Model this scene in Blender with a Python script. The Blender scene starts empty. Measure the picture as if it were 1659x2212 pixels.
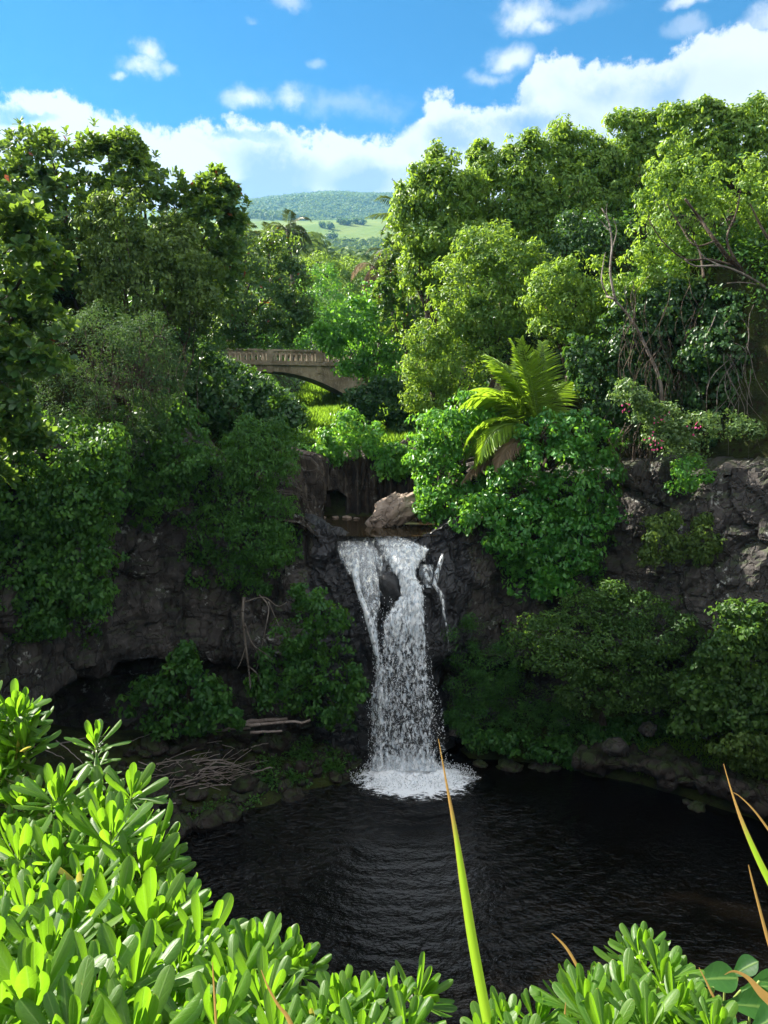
import bpy, math, random
import numpy as np
from mathutils import Vector, Matrix
SC = bpy.context.scene
COL = SC.collection
R = math.radians
random.seed(4)
rng = np.random.default_rng(11)

# ------------------------------------------------------------------ camera
H = 14.0; PITCH = R(7.34); F = 1597.0
def ray(px, py):
    a = (px - 829.5) / F; b = (1106 - py) / F
    return np.array([a, math.cos(PITCH) + b * math.sin(PITCH), -math.sin(PITCH) + b * math.cos(PITCH)])
def W(px, py, Y):                      # photo position at a distance Y into the gorge
    d = ray(px, py); return d * (Y / d[1]) + np.array([0, 0, H])
def scale_at(px, py, Y):               # metres per photo pixel there
    return Y / ray(px, py)[1] / F
cam = bpy.data.cameras.new('camera'); co = bpy.data.objects.new('camera', cam); COL.objects.link(co)
co.location = (0, 0, H); co.rotation_euler = (R(90) - PITCH, 0, 0)
cam.sensor_fit = 'VERTICAL'; cam.sensor_height = 36; cam.lens = 18 / (1106 / F); cam.clip_start = .05; cam.clip_end = 16000
SC.camera = co

# ------------------------------------------------------------------ noise
def _h(ix, iy, iz, s):
    with np.errstate(over='ignore'):
        n = (ix.astype(np.int64) * 374761393 + iy.astype(np.int64) * 668265263 + iz.astype(np.int64) * 2147483647 + s * 974634777) & 0xffffffff
        n = ((n ^ (n >> 13)) * 1274126177) & 0xffffffff
        n = ((n ^ (n >> 16)) * 2246822519) & 0xffffffff
        n = n ^ (n >> 15)
    return (n & 0xffffff) / float(0xffffff)
def vnoise(p, s=0):
    p = np.asarray(p, float); i = np.floor(p); f = p - i; f = f * f * (3 - 2 * f); i = i.astype(np.int64)
    r = 0
    for dx in (0, 1):
        for dy in (0, 1):
            for dz in (0, 1):
                w = (f[..., 0] if dx else 1 - f[..., 0]) * (f[..., 1] if dy else 1 - f[..., 1]) * (f[..., 2] if dz else 1 - f[..., 2])
                r = r + w * _h(i[..., 0] + dx, i[..., 1] + dy, i[..., 2] + dz, s)
    return r * 2 - 1
def fbm(p, o=4, s=0):
    p = np.asarray(p, float); a, r = 1., 0.
    for k in range(o):
        r = r + a * vnoise(p, s + k); p = p * 2.03 + 7.1; a *= .5
    return r
def voro(p, s=0):
    p = np.asarray(p, float); i = np.floor(p).astype(np.int64)
    f1 = np.full(p.shape[:-1], 9.); f2 = f1.copy(); c = np.zeros(p.shape[:-1])
    for dx in (-1, 0, 1):
        for dy in (-1, 0, 1):
            for dz in (-1, 0, 1):
                a, b, e = i[..., 0] + dx, i[..., 1] + dy, i[..., 2] + dz
                q = np.stack([a + _h(a, b, e, s), b + _h(a, b, e, s + 1), e + _h(a, b, e, s + 2)], -1)
                d = np.sqrt(((q - p) ** 2).sum(-1)); m = d < f1
                f2 = np.where(m, f1, np.minimum(f2, d)); c = np.where(m, _h(a, b, e, s + 3), c); f1 = np.where(m, d, f1)
    return f1, f2, c
def sst(a, b, x):
    t = np.clip((x - a) / (b - a), 0, 1); return t * t * (3 - 2 * t)

# ------------------------------------------------------------------ objects
def clean(n): return n
def tag(o, label=None, cat=None, group=None, kind=None):
    if label: o['label'] = label
    if cat: o['category'] = cat
    if group: o['group'] = group
    if kind: o['kind'] = kind
    return o
def empty(name, loc, label=None, cat=None, group=None, rz=0):
    o = bpy.data.objects.new(name, None); COL.objects.link(o); o.location = loc; o.rotation_euler = (0, 0, rz); o.empty_display_size = .3
    return tag(o, label, cat, group)
def mesh_obj(name, verts, faces, mat, parent=None, smooth=True, tone=None, uv=None, vec=None):
    """faces: int array (n,k), or list of such arrays"""
    if not isinstance(faces, list): faces = [faces]
    faces = [np.asarray(f, np.int32) for f in faces if len(f)]
    verts = np.asarray(verts, np.float32).reshape(-1, 3)
    me = bpy.data.meshes.new(name)
    nl = sum(f.size for f in faces); nf = sum(len(f) for f in faces)
    me.vertices.add(len(verts)); me.loops.add(nl); me.polygons.add(nf)
    me.vertices.foreach_set('co', verts.ravel())
    me.loops.foreach_set('vertex_index', np.concatenate([f.ravel() for f in faces]))
    tot = np.concatenate([np.full(len(f), f.shape[1], np.int32) for f in faces])
    st = np.zeros(nf, np.int32); st[1:] = np.cumsum(tot)[:-1]
    me.polygons.foreach_set('loop_start', st)
    me.polygons.foreach_set('use_smooth', np.full(nf, smooth))
    me.update(calc_edges=True)
    if tone is not None:
        a = me.attributes.new('tone', 'FLOAT', 'FACE' if len(tone) == nf else 'POINT'); a.data.foreach_set('value', np.asarray(tone, np.float32))
    if uv is not None:
        a = me.attributes.new('flow', 'FLOAT_VECTOR', 'POINT'); a.data.foreach_set('vector', np.asarray(uv, np.float32).ravel())
    me.materials.append(mat)
    o = bpy.data.objects.new(name, me); COL.objects.link(o)
    if parent is not None:
        o.parent = parent; mw = Matrix.LocRotScale(parent.location, parent.rotation_euler, None)
        me.transform(mw.inverted()); me.update()       # geometry is given in world space, kept relative to its thing
    return o
class MB:
    def __init__(s): s.v = []; s.f = {}; s.n = 0; s.t = []
    def add(s, v, f, tone=None):
        v = np.asarray(v, float).reshape(-1, 3)
        for a in (f if isinstance(f, list) else [f]):
            a = np.asarray(a); s.f.setdefault(a.shape[1], []).append(a + s.n)
        if tone is not None: s.t.append(np.full(len(v), tone))
        s.v.append(v); s.n += len(v)
    def box(s, c, d, M=None):
        c = np.array(c, float); d = np.array(d, float) / 2
        v = np.array([[x, y, z] for x in (-1, 1) for y in (-1, 1) for z in (-1, 1)], float) * d
        if M is not None: v = v @ np.asarray(M).T
        s.add(v + c, np.array([[0, 1, 3, 2], [4, 6, 7, 5], [0, 4, 5, 1], [2, 3, 7, 6], [0, 2, 6, 4], [1, 5, 7, 3]]))
    def tube(s, pts, rad, n=7, cap=True):
        pts = np.asarray(pts, float); m = len(pts); rad = np.broadcast_to(np.asarray(rad, float), (m,))
        t = np.gradient(pts, axis=0); t /= np.linalg.norm(t, axis=1)[:, None] + 1e-9
        up = np.array([0, 0, 1.]) if abs(t[:, 2]).mean() < .8 else np.array([0, 1., 0])
        a = np.cross(t, up); a /= np.linalg.norm(a, axis=1)[:, None] + 1e-9; b = np.cross(t, a)
        th = np.arange(n) * 2 * math.pi / n
        v = pts[:, None] + rad[:, None, None] * (np.cos(th)[None, :, None] * a[:, None] + np.sin(th)[None, :, None] * b[:, None])
        i = np.arange(m - 1)[:, None] * n; j = np.arange(n)[None]; k = (j + 1) % n
        q = np.stack([i + j, i + k, i + n + k, i + n + j], -1).reshape(-1, 4)
        f = [q]
        if cap: f.append(np.array([np.arange(n)[::-1], np.arange(n) + (m - 1) * n]))
        s.add(v.reshape(-1, 3), f)
    def build(s, name, mat, parent=None, smooth=True):
        return mesh_obj(name, np.concatenate(s.v), [np.concatenate(x) for x in s.f.values()], mat, parent, smooth, tone=np.concatenate(s.t) if s.t else None)
def grid_faces(n, m):
    i = np.arange(n - 1)[:, None]; j = np.arange(m - 1)[None]
    return np.stack([i * m + j, (i + 1) * m + j, (i + 1) * m + j + 1, i * m + j + 1], -1).reshape(-1, 4)
def grid_normals(P):
    a = np.gradient(P, axis=0); b = np.gradient(P, axis=1); n = np.cross(a, b)
    return n / (np.linalg.norm(n, axis=-1, keepdims=True) + 1e-9)
def resample(pts, n):
    """smooth curve through control rows (m,k) -> (n,k)"""
    pts = np.asarray(pts, float); m = len(pts)
    d = np.linalg.norm(np.diff(pts[:, :3], axis=0), axis=1); u = np.concatenate([[0], np.cumsum(d)]); t = np.linspace(0, u[-1], n)
    i = np.clip(np.searchsorted(u, t, 'right') - 1, 0, m - 2); f = ((t - u[i]) / (u[i + 1] - u[i]))[:, None]
    p0 = pts[np.maximum(i - 1, 0)]; p1 = pts[i]; p2 = pts[i + 1]; p3 = pts[np.minimum(i + 2, m - 1)]
    return .5 * (2 * p1 + (p2 - p0) * f + (2 * p0 - 5 * p1 + 4 * p2 - p3) * f ** 2 + (3 * p1 - p0 - 3 * p2 + p3) * f ** 3)

# ------------------------------------------------------------------ materials
class NT:
    def __init__(s, name=None, tree=None):
        if tree is None:
            s.m = bpy.data.materials.new(name); s.m.use_nodes = True; tree = s.m.node_tree
        s.t = tree; s.t.nodes.clear()
    def n(s, typ, ins=None, **kw):
        o = s.t.nodes.new(typ)
        for k, v in kw.items(): setattr(o, k, v)
        for k, v in (ins or {}).items():
            k = o.inputs[k]
            if isinstance(v, bpy.types.NodeSocket): s.t.links.new(v, k)
            else: k.default_value = v
        return o
    def val(s, v):
        return v
    def math(s, op, a, b=0., c=0., clamp=False):
        return s.n('ShaderNodeMath', {0: a, 1: b, 2: c}, operation=op, use_clamp=clamp).outputs[0]
    def mix(s, f, a, b, mode='MIX'):
        o = s.n('ShaderNodeMix', data_type='RGBA', blend_type=mode)
        for k, v in ((0, f), (6, a), (7, b)):
            if isinstance(v, bpy.types.NodeSocket): s.t.links.new(v, o.inputs[k])
            else: o.inputs[k].default_value = v if k == 0 else (*v, 1)[:4]
        return o.outputs[2]
    def sm(s, a, b, x):
        return s.n('ShaderNodeMapRange', {0: x, 1: a, 2: b, 3: 0., 4: 1.}, interpolation_type='SMOOTHSTEP').outputs[0]
    def noise(s, vec, scale, detail=4, rough=.55, dist=0.):
        return s.n('ShaderNodeTexNoise', {'Vector': vec, 'Scale': scale, 'Detail': detail, 'Roughness': rough, 'Distortion': dist}).outputs[0]
    def pos(s, sc=(1, 1, 1)):
        g = s.n('ShaderNodeNewGeometry').outputs['Position']
        return g if sc == (1, 1, 1) else s.n('ShaderNodeVectorMath', {0: g, 1: sc}, operation='MULTIPLY').outputs[0]
    def out(s, sh, disp=None, vol=None):
        o = s.n('ShaderNodeOutputMaterial')
        if sh is not None: s.t.links.new(sh, o.inputs[0])
        if vol is not None: s.t.links.new(vol, o.inputs[1])
        return s.m
    def bsdf(s, **kw):
        names = {'color': 'Base Color', 'rough': 'Roughness', 'spec': 'Specular IOR Level', 'normal': 'Normal', 'alpha': 'Alpha', 'coat': 'Coat Weight', 'ior': 'IOR'}
        ins = {}
        for k, v in kw.items():
            if k == 'color' and not isinstance(v, bpy.types.NodeSocket): v = (*v, 1)[:4]
            ins[names[k]] = v
        return s.n('ShaderNodeBsdfPrincipled', ins).outputs[0]

def leaf_mat(name, c0, c1, tr, tw=.4, rough=.45, spec=.35, red=None):
    m = NT(name)
    t = m.n('ShaderNodeAttribute', attribute_name='tone').outputs['Fac']
    col = m.mix(t, c0, c1)
    trc = m.mix(t, tuple(x * .75 for x in tr), tr)
    if red:                              # a few old leaves turned red-brown
        k = m.math('GREATER_THAN', t, .97); col = m.mix(k, col, red); trc = m.mix(k, trc, red)
    a = m.bsdf(color=col, rough=rough, spec=spec)
    b = m.n('ShaderNodeBsdfTranslucent', {'Color': trc}).outputs[0]
    return m.out(m.n('ShaderNodeMixShader', {0: tw, 1: a, 2: b}).outputs[0])

def rock_mat(name, dark, mid, light, crack=1.0, lichen=.0, moss=0., rough=.85, zs=.5, wet=0.):
    m = NT(name); p = m.pos(); pz = m.pos((1, 1, zs))
    a = m.noise(p, .7, 6, .62); b = m.noise(pz, 4.5, 8, .65)
    col = m.mix(m.sm(.35, .68, a), dark, mid)
    col = m.mix(m.math('MULTIPLY', m.sm(.52, .75, b), .7), col, light)
    vo = m.n('ShaderNodeTexVoronoi', {'Vector': m.n('ShaderNodeVectorMath', {0: pz, 1: m.n('ShaderNodeTexNoise', {'Vector': p, 'Scale': 1.5, 'Detail': 3.}).outputs[1]}, operation='ADD').outputs[0], 'Scale': 1.7}, feature='DISTANCE_TO_EDGE').outputs[0]
    cr = m.sm(0., .06, vo)
    if lichen:
        l = m.math('MULTIPLY', m.sm(.60, .66, m.noise(p, 1.1, 3)), m.sm(.52, .6, m.noise(p, 7, 5)))
        col = m.mix(m.math('MULTIPLY', l, lichen), col, (.42, .43, .40))
    if moss:
        nz = m.n('ShaderNodeSeparateXYZ', {0: m.n('ShaderNodeNewGeometry').outputs['Normal']}).outputs[2]
        mo = m.math('MULTIPLY', m.sm(.1, .6, nz), m.sm(.4, .6, m.noise(p, 2.5, 5)))
        col = m.mix(m.math('MULTIPLY', mo, moss), col, (.03, .055, .012))
    h = m.math('ADD', m.math('MULTIPLY', b, .5), m.math('MULTIPLY', m.noise(p, 18, 6, .7), .22))
    h = m.math('ADD', h, m.math('MULTIPLY', cr, .45 * crack))
    nb = m.n('ShaderNodeBump', {'Height': h, 'Strength': .9, 'Distance': .16}).outputs[0]
    return m.out(m.bsdf(color=col, rough=rough - wet, spec=.14 + wet, normal=nb))

M = {}
M['rock'] = rock_mat('basalt', (.030, .028, .027), (.080, .072, .067), (.15, .138, .13), lichen=.6, moss=.45)
M['wet_rock'] = rock_mat('wet basalt', (.010, .010, .012), (.028, .028, .030), (.075, .076, .08), rough=.75, wet=.3)
M['column_rock'] = rock_mat('column basalt', (.020, .017, .015), (.062, .052, .042), (.19, .165, .135), zs=.12, lichen=.3)
M['pale_rock'] = rock_mat('pale boulder', (.15, .115, .09), (.34, .27, .215), (.50, .43, .37))
M['boulder'] = rock_mat('boulder', (.018, .015, .013), (.045, .037, .033), (.09, .078, .07), moss=.6)
M['bark'] = rock_mat('bark', (.04, .03, .022), (.09, .07, .05), (.17, .14, .11), zs=.15)
M['pale_bark'] = rock_mat('pale bark', (.10, .085, .07), (.2, .175, .15), (.36, .33, .3), zs=.15)
M['driftwood'] = rock_mat('driftwood', (.19, .15, .13), (.33, .28, .25), (.52, .47, .44), zs=1, crack=.4)
m = NT('soil'); p = m.pos()
c = m.mix(m.sm(.4, .6, m.noise(p, .8, 6)), (.022, .03, .012), (.045, .06, .015)); c = m.mix(m.sm(.5, .7, m.noise(p, 5, 5)), c, (.03, .022, .014))
M['soil'] = m.out(m.bsdf(color=c, rough=.95, spec=.1, normal=m.n('ShaderNodeBump', {'Height': m.noise(p, 6, 6, .7), 'Strength': 1., 'Distance': .3}).outputs[0]))
# leaves
M['almond'] = leaf_mat('glossy almond leaf', (.017, .066, .018), (.062, .138, .026), (.24, .38, .034), .4, .38, .4, red=(.22, .06, .02))
M['olive'] = leaf_mat('olive leaf', (.034, .080, .014), (.090, .150, .024), (.22, .34, .035), .42, .5)
M['lime'] = leaf_mat('lime leaf', (.040, .125, .014), (.130, .225, .026), (.36, .54, .04), .45, .45, .4)
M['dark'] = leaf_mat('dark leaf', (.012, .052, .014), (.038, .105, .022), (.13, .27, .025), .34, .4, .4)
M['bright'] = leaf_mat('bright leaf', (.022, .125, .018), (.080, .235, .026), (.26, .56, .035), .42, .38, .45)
M['vine'] = leaf_mat('vine leaf', (.016, .076, .012), (.052, .150, .017), (.17, .34, .025), .4, .5)
M['fine'] = leaf_mat('feathery leaf', (.018, .055, .022), (.042, .100, .032), (.11, .2, .04), .35, .6, .2)
M['far_palm'] = leaf_mat('far palm leaf', (.020, .052, .016), (.055, .095, .026), (.14, .2, .035), .35, .45, .4)
M['moss_leaf'] = leaf_mat('mossy leaf', (.022, .068, .012), (.060, .130, .018), (.16, .30, .03), .4, .5)
M['grey_leaf'] = leaf_mat('silvery leaf', (.035, .095, .022), (.11, .185, .045), (.22, .36, .06), .35, .4, .5)
M['grass'] = leaf_mat('grass blade', (.06, .15, .012), (.17, .29, .028), (.34, .56, .035), .45, .55, .25)
M['dry'] = leaf_mat('dry leaf', (.13, .09, .055), (.26, .2, .13), (.25, .18, .1), .35, .7, .15)
M['palm'] = leaf_mat('palm leaf', (.045, .12, .012), (.14, .24, .02), (.36, .56, .03), .45, .38, .45)
M['pink'] = leaf_mat('pink bract', (.45, .04, .14), (.62, .10, .26), (.6, .1, .25), .4, .6, .2)
M['far_leaf'] = leaf_mat('far leaf', (.05, .095, .02), (.085, .14, .028), (.2, .3, .04), .3, .6, .1)
SKYV, CLW, WSTR, HAZE, EXPO = 0.29, 2.25, .1, .00008, 2.15
# ------------------------------------------------------------------ terrain
# plan of the gorge rim: X, Y, top height, height of the overhanging lip, depth of the recess below it, how far the top leans back
RIM = np.array([
 (-14.5, 4, 9.5, 3, .5, .5), (-14.5, 10, 12.4, 3, .6, .6), (-13.2, 18, 12.6, 4, 1.2, .6), (-11.9, 24, 12.8, 4.6, 2.4, .5), (-10.2, 27.8, 12.8, 4.4, 4.4, .6),
 (-7.0, 28.9, 12.6, 4.4, 2.2, .9), (-4.4, 29, 10.6, 4.6, 1.0, .9), (-2.9, 28.7, 9.6, 5, .2, 1.3), (-1.7, 28.4, 9.25, 5, .1, 1.5), (0, 28.4, 9.05, 5, .4, 1.3),
 (1.5, 28.4, 9.1, 4.6, .5, 1.2), (2.7, 28.9, 9.6, 4.6, 1.1, 1.0), (4.4, 29.9, 10.4, 4, 2.0, .7), (6.6, 30.7, 11.2, 4, 1.6, .5), (9, 30.6, 11.8, 4.2, 1.2, .5),
 (11.5, 28.2, 12, 4.6, 1., .4), (14.2, 24.5, 12.2, 4, .6, .4), (16.5, 17, 12.4, 3, .5, .5), (17.5, 4, 9.5, 3, .5, .5)], float)
rim = resample(np.column_stack([RIM[:, :2], RIM[:, 2:]]), 680)
tn = np.gradient(rim[:, :2], axis=0); tn /= np.linalg.norm(tn, axis=1)[:, None]
nin = np.column_stack([tn[:, 1], -tn[:, 0]])             # towards the pool
def poly_sd(x, y, poly):
    """signed distance, positive outside"""
    P = np.asarray(poly); Q = np.roll(P, -1, 0); d = np.full(x.shape, 1e9); ins = np.zeros(x.shape, bool)
    for (ax, ay), (bx, by) in zip(P, Q):
        ex, ey = bx - ax, by - ay; t = np.clip(((x - ax) * ex + (y - ay) * ey) / (ex * ex + ey * ey + 1e-12), 0, 1)
        d = np.minimum(d, np.hypot(x - ax - t * ex, y - ay - t * ey))
        c = ((ay > y) != (by > y)); ins ^= c & (x < ex * (y - ay) / (ey if abs(ey) > 1e-12 else 1e-12) + ax)
    return np.where(ins, -d, d)
gpoly = rim[::6, :2] - nin[::6] * (rim[::6, 4] + 1.0)[:, None]
L_BANK = np.array([(-30, 10), (-10.3, 10), (-9.3, 19), (-6.9, 23.4), (-4.6, 25.3), (-2.6, 26.6), (-1.0, 27.7), (-.7, 30), (-30, 34)], float)
R_BANK = np.array([(2.6, 30), (2.9, 28.3), (4.6, 28.1), (6.6, 27.6), (8.6, 26.8), (10.7, 25.4), (13.0, 23.4), (14.6, 19), (16, 9), (30, 9), (30, 34), (8, 36)], float)
def axis_x(y): return np.interp(y, [25, 30, 45, 65, 100, 140], [.3, .2, -1.4, -2.8, -3, -6])
def zbed(y): return np.interp(y, [20, 34.6, 36.4, 37.6, 50, 62, 80, 110, 150, 200], [8.9, 8.9, 9.2, 11.9, 13.2, 14.2, 17.4, 25, 36, 52])
def hfun(x, y):
    x = np.asarray(x, float); y = np.asarray(y, float)
    sd = poly_sd(x, y, gpoly)
    n = fbm(np.stack([x * .12, y * .12, x * 0], -1), 4, 3)
    # rim country beside the pool
    near = 12.4 - np.clip(y - .6, 0, 6) * 1.0 + np.clip(-y, 0, 20) * .05 + .15 * n
    side = 12.3 + np.clip(sd * .75, 0, 8) + .6 * n
    k = sst(4, 9, np.abs(x - 1) - 7 + np.clip(y - 4, -9, 9))
    low = near * (1 - k) + side * k
    # stream valley above the falls
    ax = axis_x(y); off = x - ax; w = np.interp(y, [28, 34, 37, 50, 65, 100], [3.0, 3.0, 3.2, 3.6, 5., 7.])
    top = np.interp(y, [28, 40, 60, 90, 140], [11.5, 12, 9.5, 7, 5]) + 4.5 * (off > 0) * sst(42, 47, y) * sst(66, 58, y)
    val = zbed(y) + np.clip((np.abs(off) - w) * np.where(off < 0, 1.0 - .4 * sst(35, 40, y) * sst(72, 62, y), 1.15 + .55 * sst(42, 47, y) * sst(66, 58, y)), 0, top) + (.25 + .5 * sst(2, 6, np.abs(off))) * n
    h = low + (val - low) * sst(26.5, 30.5, y)
    # pool basin with its banks
    lb = -poly_sd(x, y, L_BANK); rb = -poly_sd(x, y, R_BANK) - .75; n2 = fbm(np.stack([x * .7, y * .7, x * 0], -1), 4, 9)
    basin = np.maximum(np.where(lb > -2, np.minimum(.05 + .46 * lb, 2.3) + .18 * n2, -1.2), np.where(rb > -2, np.clip(.1 + rb * 1.2, -2, 1.15) + np.clip(rb - 1, 0, 9) * .22 + .15 * n2, -1.2))
    basin = np.maximum(basin, -1.2)
    return basin + (h - basin) * sst(-.2, .9, sd)
xs = np.concatenate([np.linspace(-420, -42, 40), np.linspace(-40, 40, 230), np.linspace(42, 420, 40)])
ys = np.concatenate([np.linspace(-400, -12, 30), np.linspace(-10, 70, 240), np.linspace(71, 205, 70)])
gx, gy = np.meshgrid(xs, ys, indexing='ij')
gz = hfun(gx, gy)
G = mesh_obj('ground', np.stack([gx, gy, gz], -1), grid_faces(*gx.shape), M['soil']); tag(G, kind='structure')
def hz(x, y): return float(hfun(np.array([x]), np.array([y]))[0])

# rock face of the gorge
NV = 120
u = np.linspace(0, 1, NV)[None, :]
zt, zl, rc, ln = (rim[:, i][:, None] for i in (2, 3, 4, 5))
z = -.8 + (zt + .8) * u
below = sst(0, 1, np.clip((zl - z) / 1.1, 0, 1))
prof = -rc * below * (1 - .25 * np.clip((zl - 1.2 - z) / 3, 0, 1)) - ln * np.clip((z - zl) / (zt - zl), 0, 1) ** 1.8
P = np.zeros((len(rim), NV, 3)); P[..., 0] = rim[:, 0][:, None] + nin[:, 0][:, None] * prof; P[..., 1] = rim[:, 1][:, None] + nin[:, 1][:, None] * prof; P[..., 2] = z
bdir = -nin.copy(); kk = sst(8.5, 6.0, np.abs(rim[:, 0] - .3)) * (rim[:, 1] > 25); tgt = np.column_stack([np.clip((rim[:, 0] - .3) * .22, -.8, .8), np.ones(len(rim))]); tgt /= np.linalg.norm(tgt, axis=1)[:, None]
bdir = bdir * (1 - kk[:, None]) + tgt * kk[:, None]
cap = []
for d in (.5, 1.1, 1.9, 2.9, 4.2):
    c = np.zeros((len(rim), 1, 3)); c[:, 0, :2] = rim[:, :2] - nin * rim[:, 5][:, None] + bdir * d
    flat = sst(1.9, 3.2, np.abs(rim[:, 0] - .2)); c[:, 0, 2] = rim[:, 2] - .04 * d * (1 - flat) + .25 * d * flat; cap.append(c)
P = np.concatenate([P] + cap, 1)
N = grid_normals(P)
if (N[340, 40, :2] @ nin[340]) < 0: N = -N
q = P * np.array([.55, .55, .27]); q = q + .22 * np.stack([fbm(P * .5, 3, 21), fbm(P * .5, 3, 22), fbm(P * .5, 3, 23)], -1)
f1, f2, c1 = voro(q, 31); g1, g2, c2 = voro(q * np.array([2.3, 2.3, 2.6]), 41)
led = np.round(fbm(P * np.array([.25, .25, 1.4]), 3, 77) * 3) / 3
amp = np.clip(1 - 0 * P[..., 2], 0, 1); fallz = 1 - .5 * (1 - sst(1.2, 2.2, np.abs(P[..., 0] - .6)))
d = (.66 * (c1 - .5) + .17 * (c2 - .5) + .16 * led + .12 * fbm(P * .5, 3, 51) + .035 * fbm(P * 3, 3, 52) - .20 * (1 - sst(0, .12, f2 - f1)) - .08 * (1 - sst(0, .12, g2 - g1))) * amp * fallz
topfade = np.ones(P.shape[1]); topfade[NV:] = .7
P = P + N * (d * topfade[None])[..., None]
wet = np.abs(rim[:, 0] + .2) < 3.2
wet = (np.abs(rim[:, 0] - .3) < 3.5) & (rim[:, 1] > 25)
i0, i1 = np.where(wet)[0][[0, -1]]
for a, b, mm in ((0, i0 + 1, M['rock']), (i0, i1 + 1, M['wet_rock']), (i1, len(rim), M['rock'])):
    tag(mesh_obj('cliff', P[a:b], grid_faces(b - a, P.shape[1]), mm, smooth=False), kind='structure')
CLIFF = P
def cliff_at(px, py):
    """point of the rock face seen at that photo position"""
    d = ray(px, py); d = d / np.linalg.norm(d); v = CLIFF[:, :NV].reshape(-1, 3) - np.array([0, 0, H]); l = v @ d
    e = np.linalg.norm(v - l[:, None] * d, axis=1); k = np.argmin(e + .002 * l); return CLIFF[:, :NV].reshape(-1, 3)[k]

# ledge on the far bank of the pool
rl = resample(np.array([(7.6, 27.6, 0), (8.3, 26.9, 0), (9.6, 26.2, 0), (10.7, 25.5, 0), (11.9, 24.6, 0), (13.2, 23.3, 0), (14.3, 20.5, 0), (15.3, 15, 0)], float), 170)
t2 = np.gradient(rl[:, :2], axis=0); t2 /= np.linalg.norm(t2, axis=1)[:, None]; n2 = np.column_stack([t2[:, 1], -t2[:, 0]])
prof = [(-.8, -.9), (-.7, -.2), (-.75, .15), (-.5, .35), (0, .5), (.15, .75), (.15, 1.0), (.05, 1.2), (-.3, 1.3), (-.9, 1.32), (-1.6, 1.2), (-2.4, .6)]
prof = resample(np.array([(a, b, 0) for a, b in prof], float), 44)
P2 = np.zeros((170, 44, 3)); P2[..., :2] = rl[:, None, :2] + n2[:, None] * prof[None, :, 0, None]; P2[..., 2] = prof[None, :, 1] * (1 + .18 * fbm(np.stack([rl[:, 0] * .9, rl[:, 1] * .9, rl[:, 2]], -1), 3, 5)[:, None])
N2 = grid_normals(P2)
f1, f2, c1 = voro(P2 * 1.1, 61); d = .5 * (c1 - .5) + .3 * fbm(P2 * .9, 4, 62) - .22 * (1 - sst(0, .15, f2 - f1))
if (N2[80, 20, :2] @ n2[80]) < 0: N2 = -N2
tag(mesh_obj('rock_ledge', P2 + N2 * d[..., None], grid_faces(170, 44), M['boulder']), 'dark undercut rock ledge rising from the pool, grass growing on its top', 'rock ledge')

# columned rock wall behind the upper pool
bw = resample(np.array([(-2.5, 29.6, 0), (-3.0, 31.2, 0), (-3.2, 33.2, 0), (-2.9, 35.0, 0), (-1.9, 35.9, 0), (-.5, 36.1, 0), (1., 36.0, 0), (2.2, 35.2, 0), (2.9, 33.5, 0), (3.2, 31.3, 0), (3.3, 29.8, 0)], float), 330)
t3 = np.gradient(bw[:, :2], axis=0); t3 /= np.linalg.norm(t3, axis=1)[:, None]; n3 = np.column_stack([t3[:, 1], -t3[:, 0]])
NB = 64; zz = np.linspace(8.7, 1, NB)
P3 = np.zeros((330, NB, 3)); top = np.interp(bw[:, 1], [29.6, 31.5, 34, 36.1], [9.7, 10.7, 11.9, 12.2])[:, None] + .25 * fbm(bw * .8, 3, 8)[:, None]
uu = np.linspace(0, 1, NB)[None]; P3[..., 2] = 8.7 + (top - 8.7) * uu
lean = np.where(bw[:, 1] < 33.2, .6, .1)[:, None] * uu * 1.6
P3[..., :2] = bw[:, None, :2] - n3[:, None] * lean[..., None]
bk = P3[:, -1:, :] - np.concatenate([n3, np.zeros((330, 1))], 1)[:, None] * 1.5 + np.array([0, 0, .3]); P3 = np.concatenate([P3, bk], 1)
s = np.concatenate([[0], np.cumsum(np.linalg.norm(np.diff(bw, axis=0), axis=1))])[:, None] + 0 * P3[..., 2]
col, c2_, cid = voro(np.stack([s * 3.4 + .25 * fbm(P3 * .6, 2, 3), P3[..., 2] * .22, s * 0], -1), 71)
d3 = .55 * (1 - col * 1.3) + .5 * (cid - .5) + .12 * fbm(P3 * 1.6, 4, 13)
cave = W(716, 1085, 35.6)
cv = sst(1.15, .75, np.hypot((P3[..., 0] - cave[0]) / .58, (P3[..., 2] - cave[2] + .25) / .95) + .2 * fbm(P3 * 2, 2, 17)) * (P3[..., 1] > 34)
N3 = grid_normals(P3)
if (N3[165, 30, :2] @ n3[165]) < 0: N3 = -N3
P3 = P3 + N3 * d3[..., None]; P3[..., 1] += 1.6 * cv
tag(mesh_obj('cliff', P3, grid_faces(330, NB + 1), M['column_rock'], smooth=False), kind='structure')

# hills beyond the valley
HK = 4.0                              # the hills stand this much farther out
def hill_z(x, y):
    x = np.asarray(x) / HK; y = np.asarray(y) / HK
    b = np.interp(y, [50, 120, 195, 230, 280, 360, 430, 520, 640, 800, 900, 1200, 2600], [23, 36, 50, 60, 77, 103, 122, 140, 188, 238, 246, 246, 230])
    b = b + np.interp(x, [-900, -400, -165, -60, 20, 300, 900], [-30, -22, -9, 2, -2, -10, -40]) * sst(400, 800, y)
    p = np.stack([x * .006, y * .006, x * 0], -1)
    return H + (b + 5 * fbm(p, 4, 91) * sst(200, 420, y) + 1.2 * fbm(p * 6, 3, 92) - H) * HK
hx, hy = np.meshgrid(np.concatenate([np.linspace(-2400, -320, 30), np.linspace(-310, 310, 150), np.linspace(320, 2400, 30)]), np.concatenate([np.linspace(51, 950, 210), np.linspace(960, 2600, 25)]), indexing='ij')
hx, hy = hx * HK, hy * HK
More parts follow.
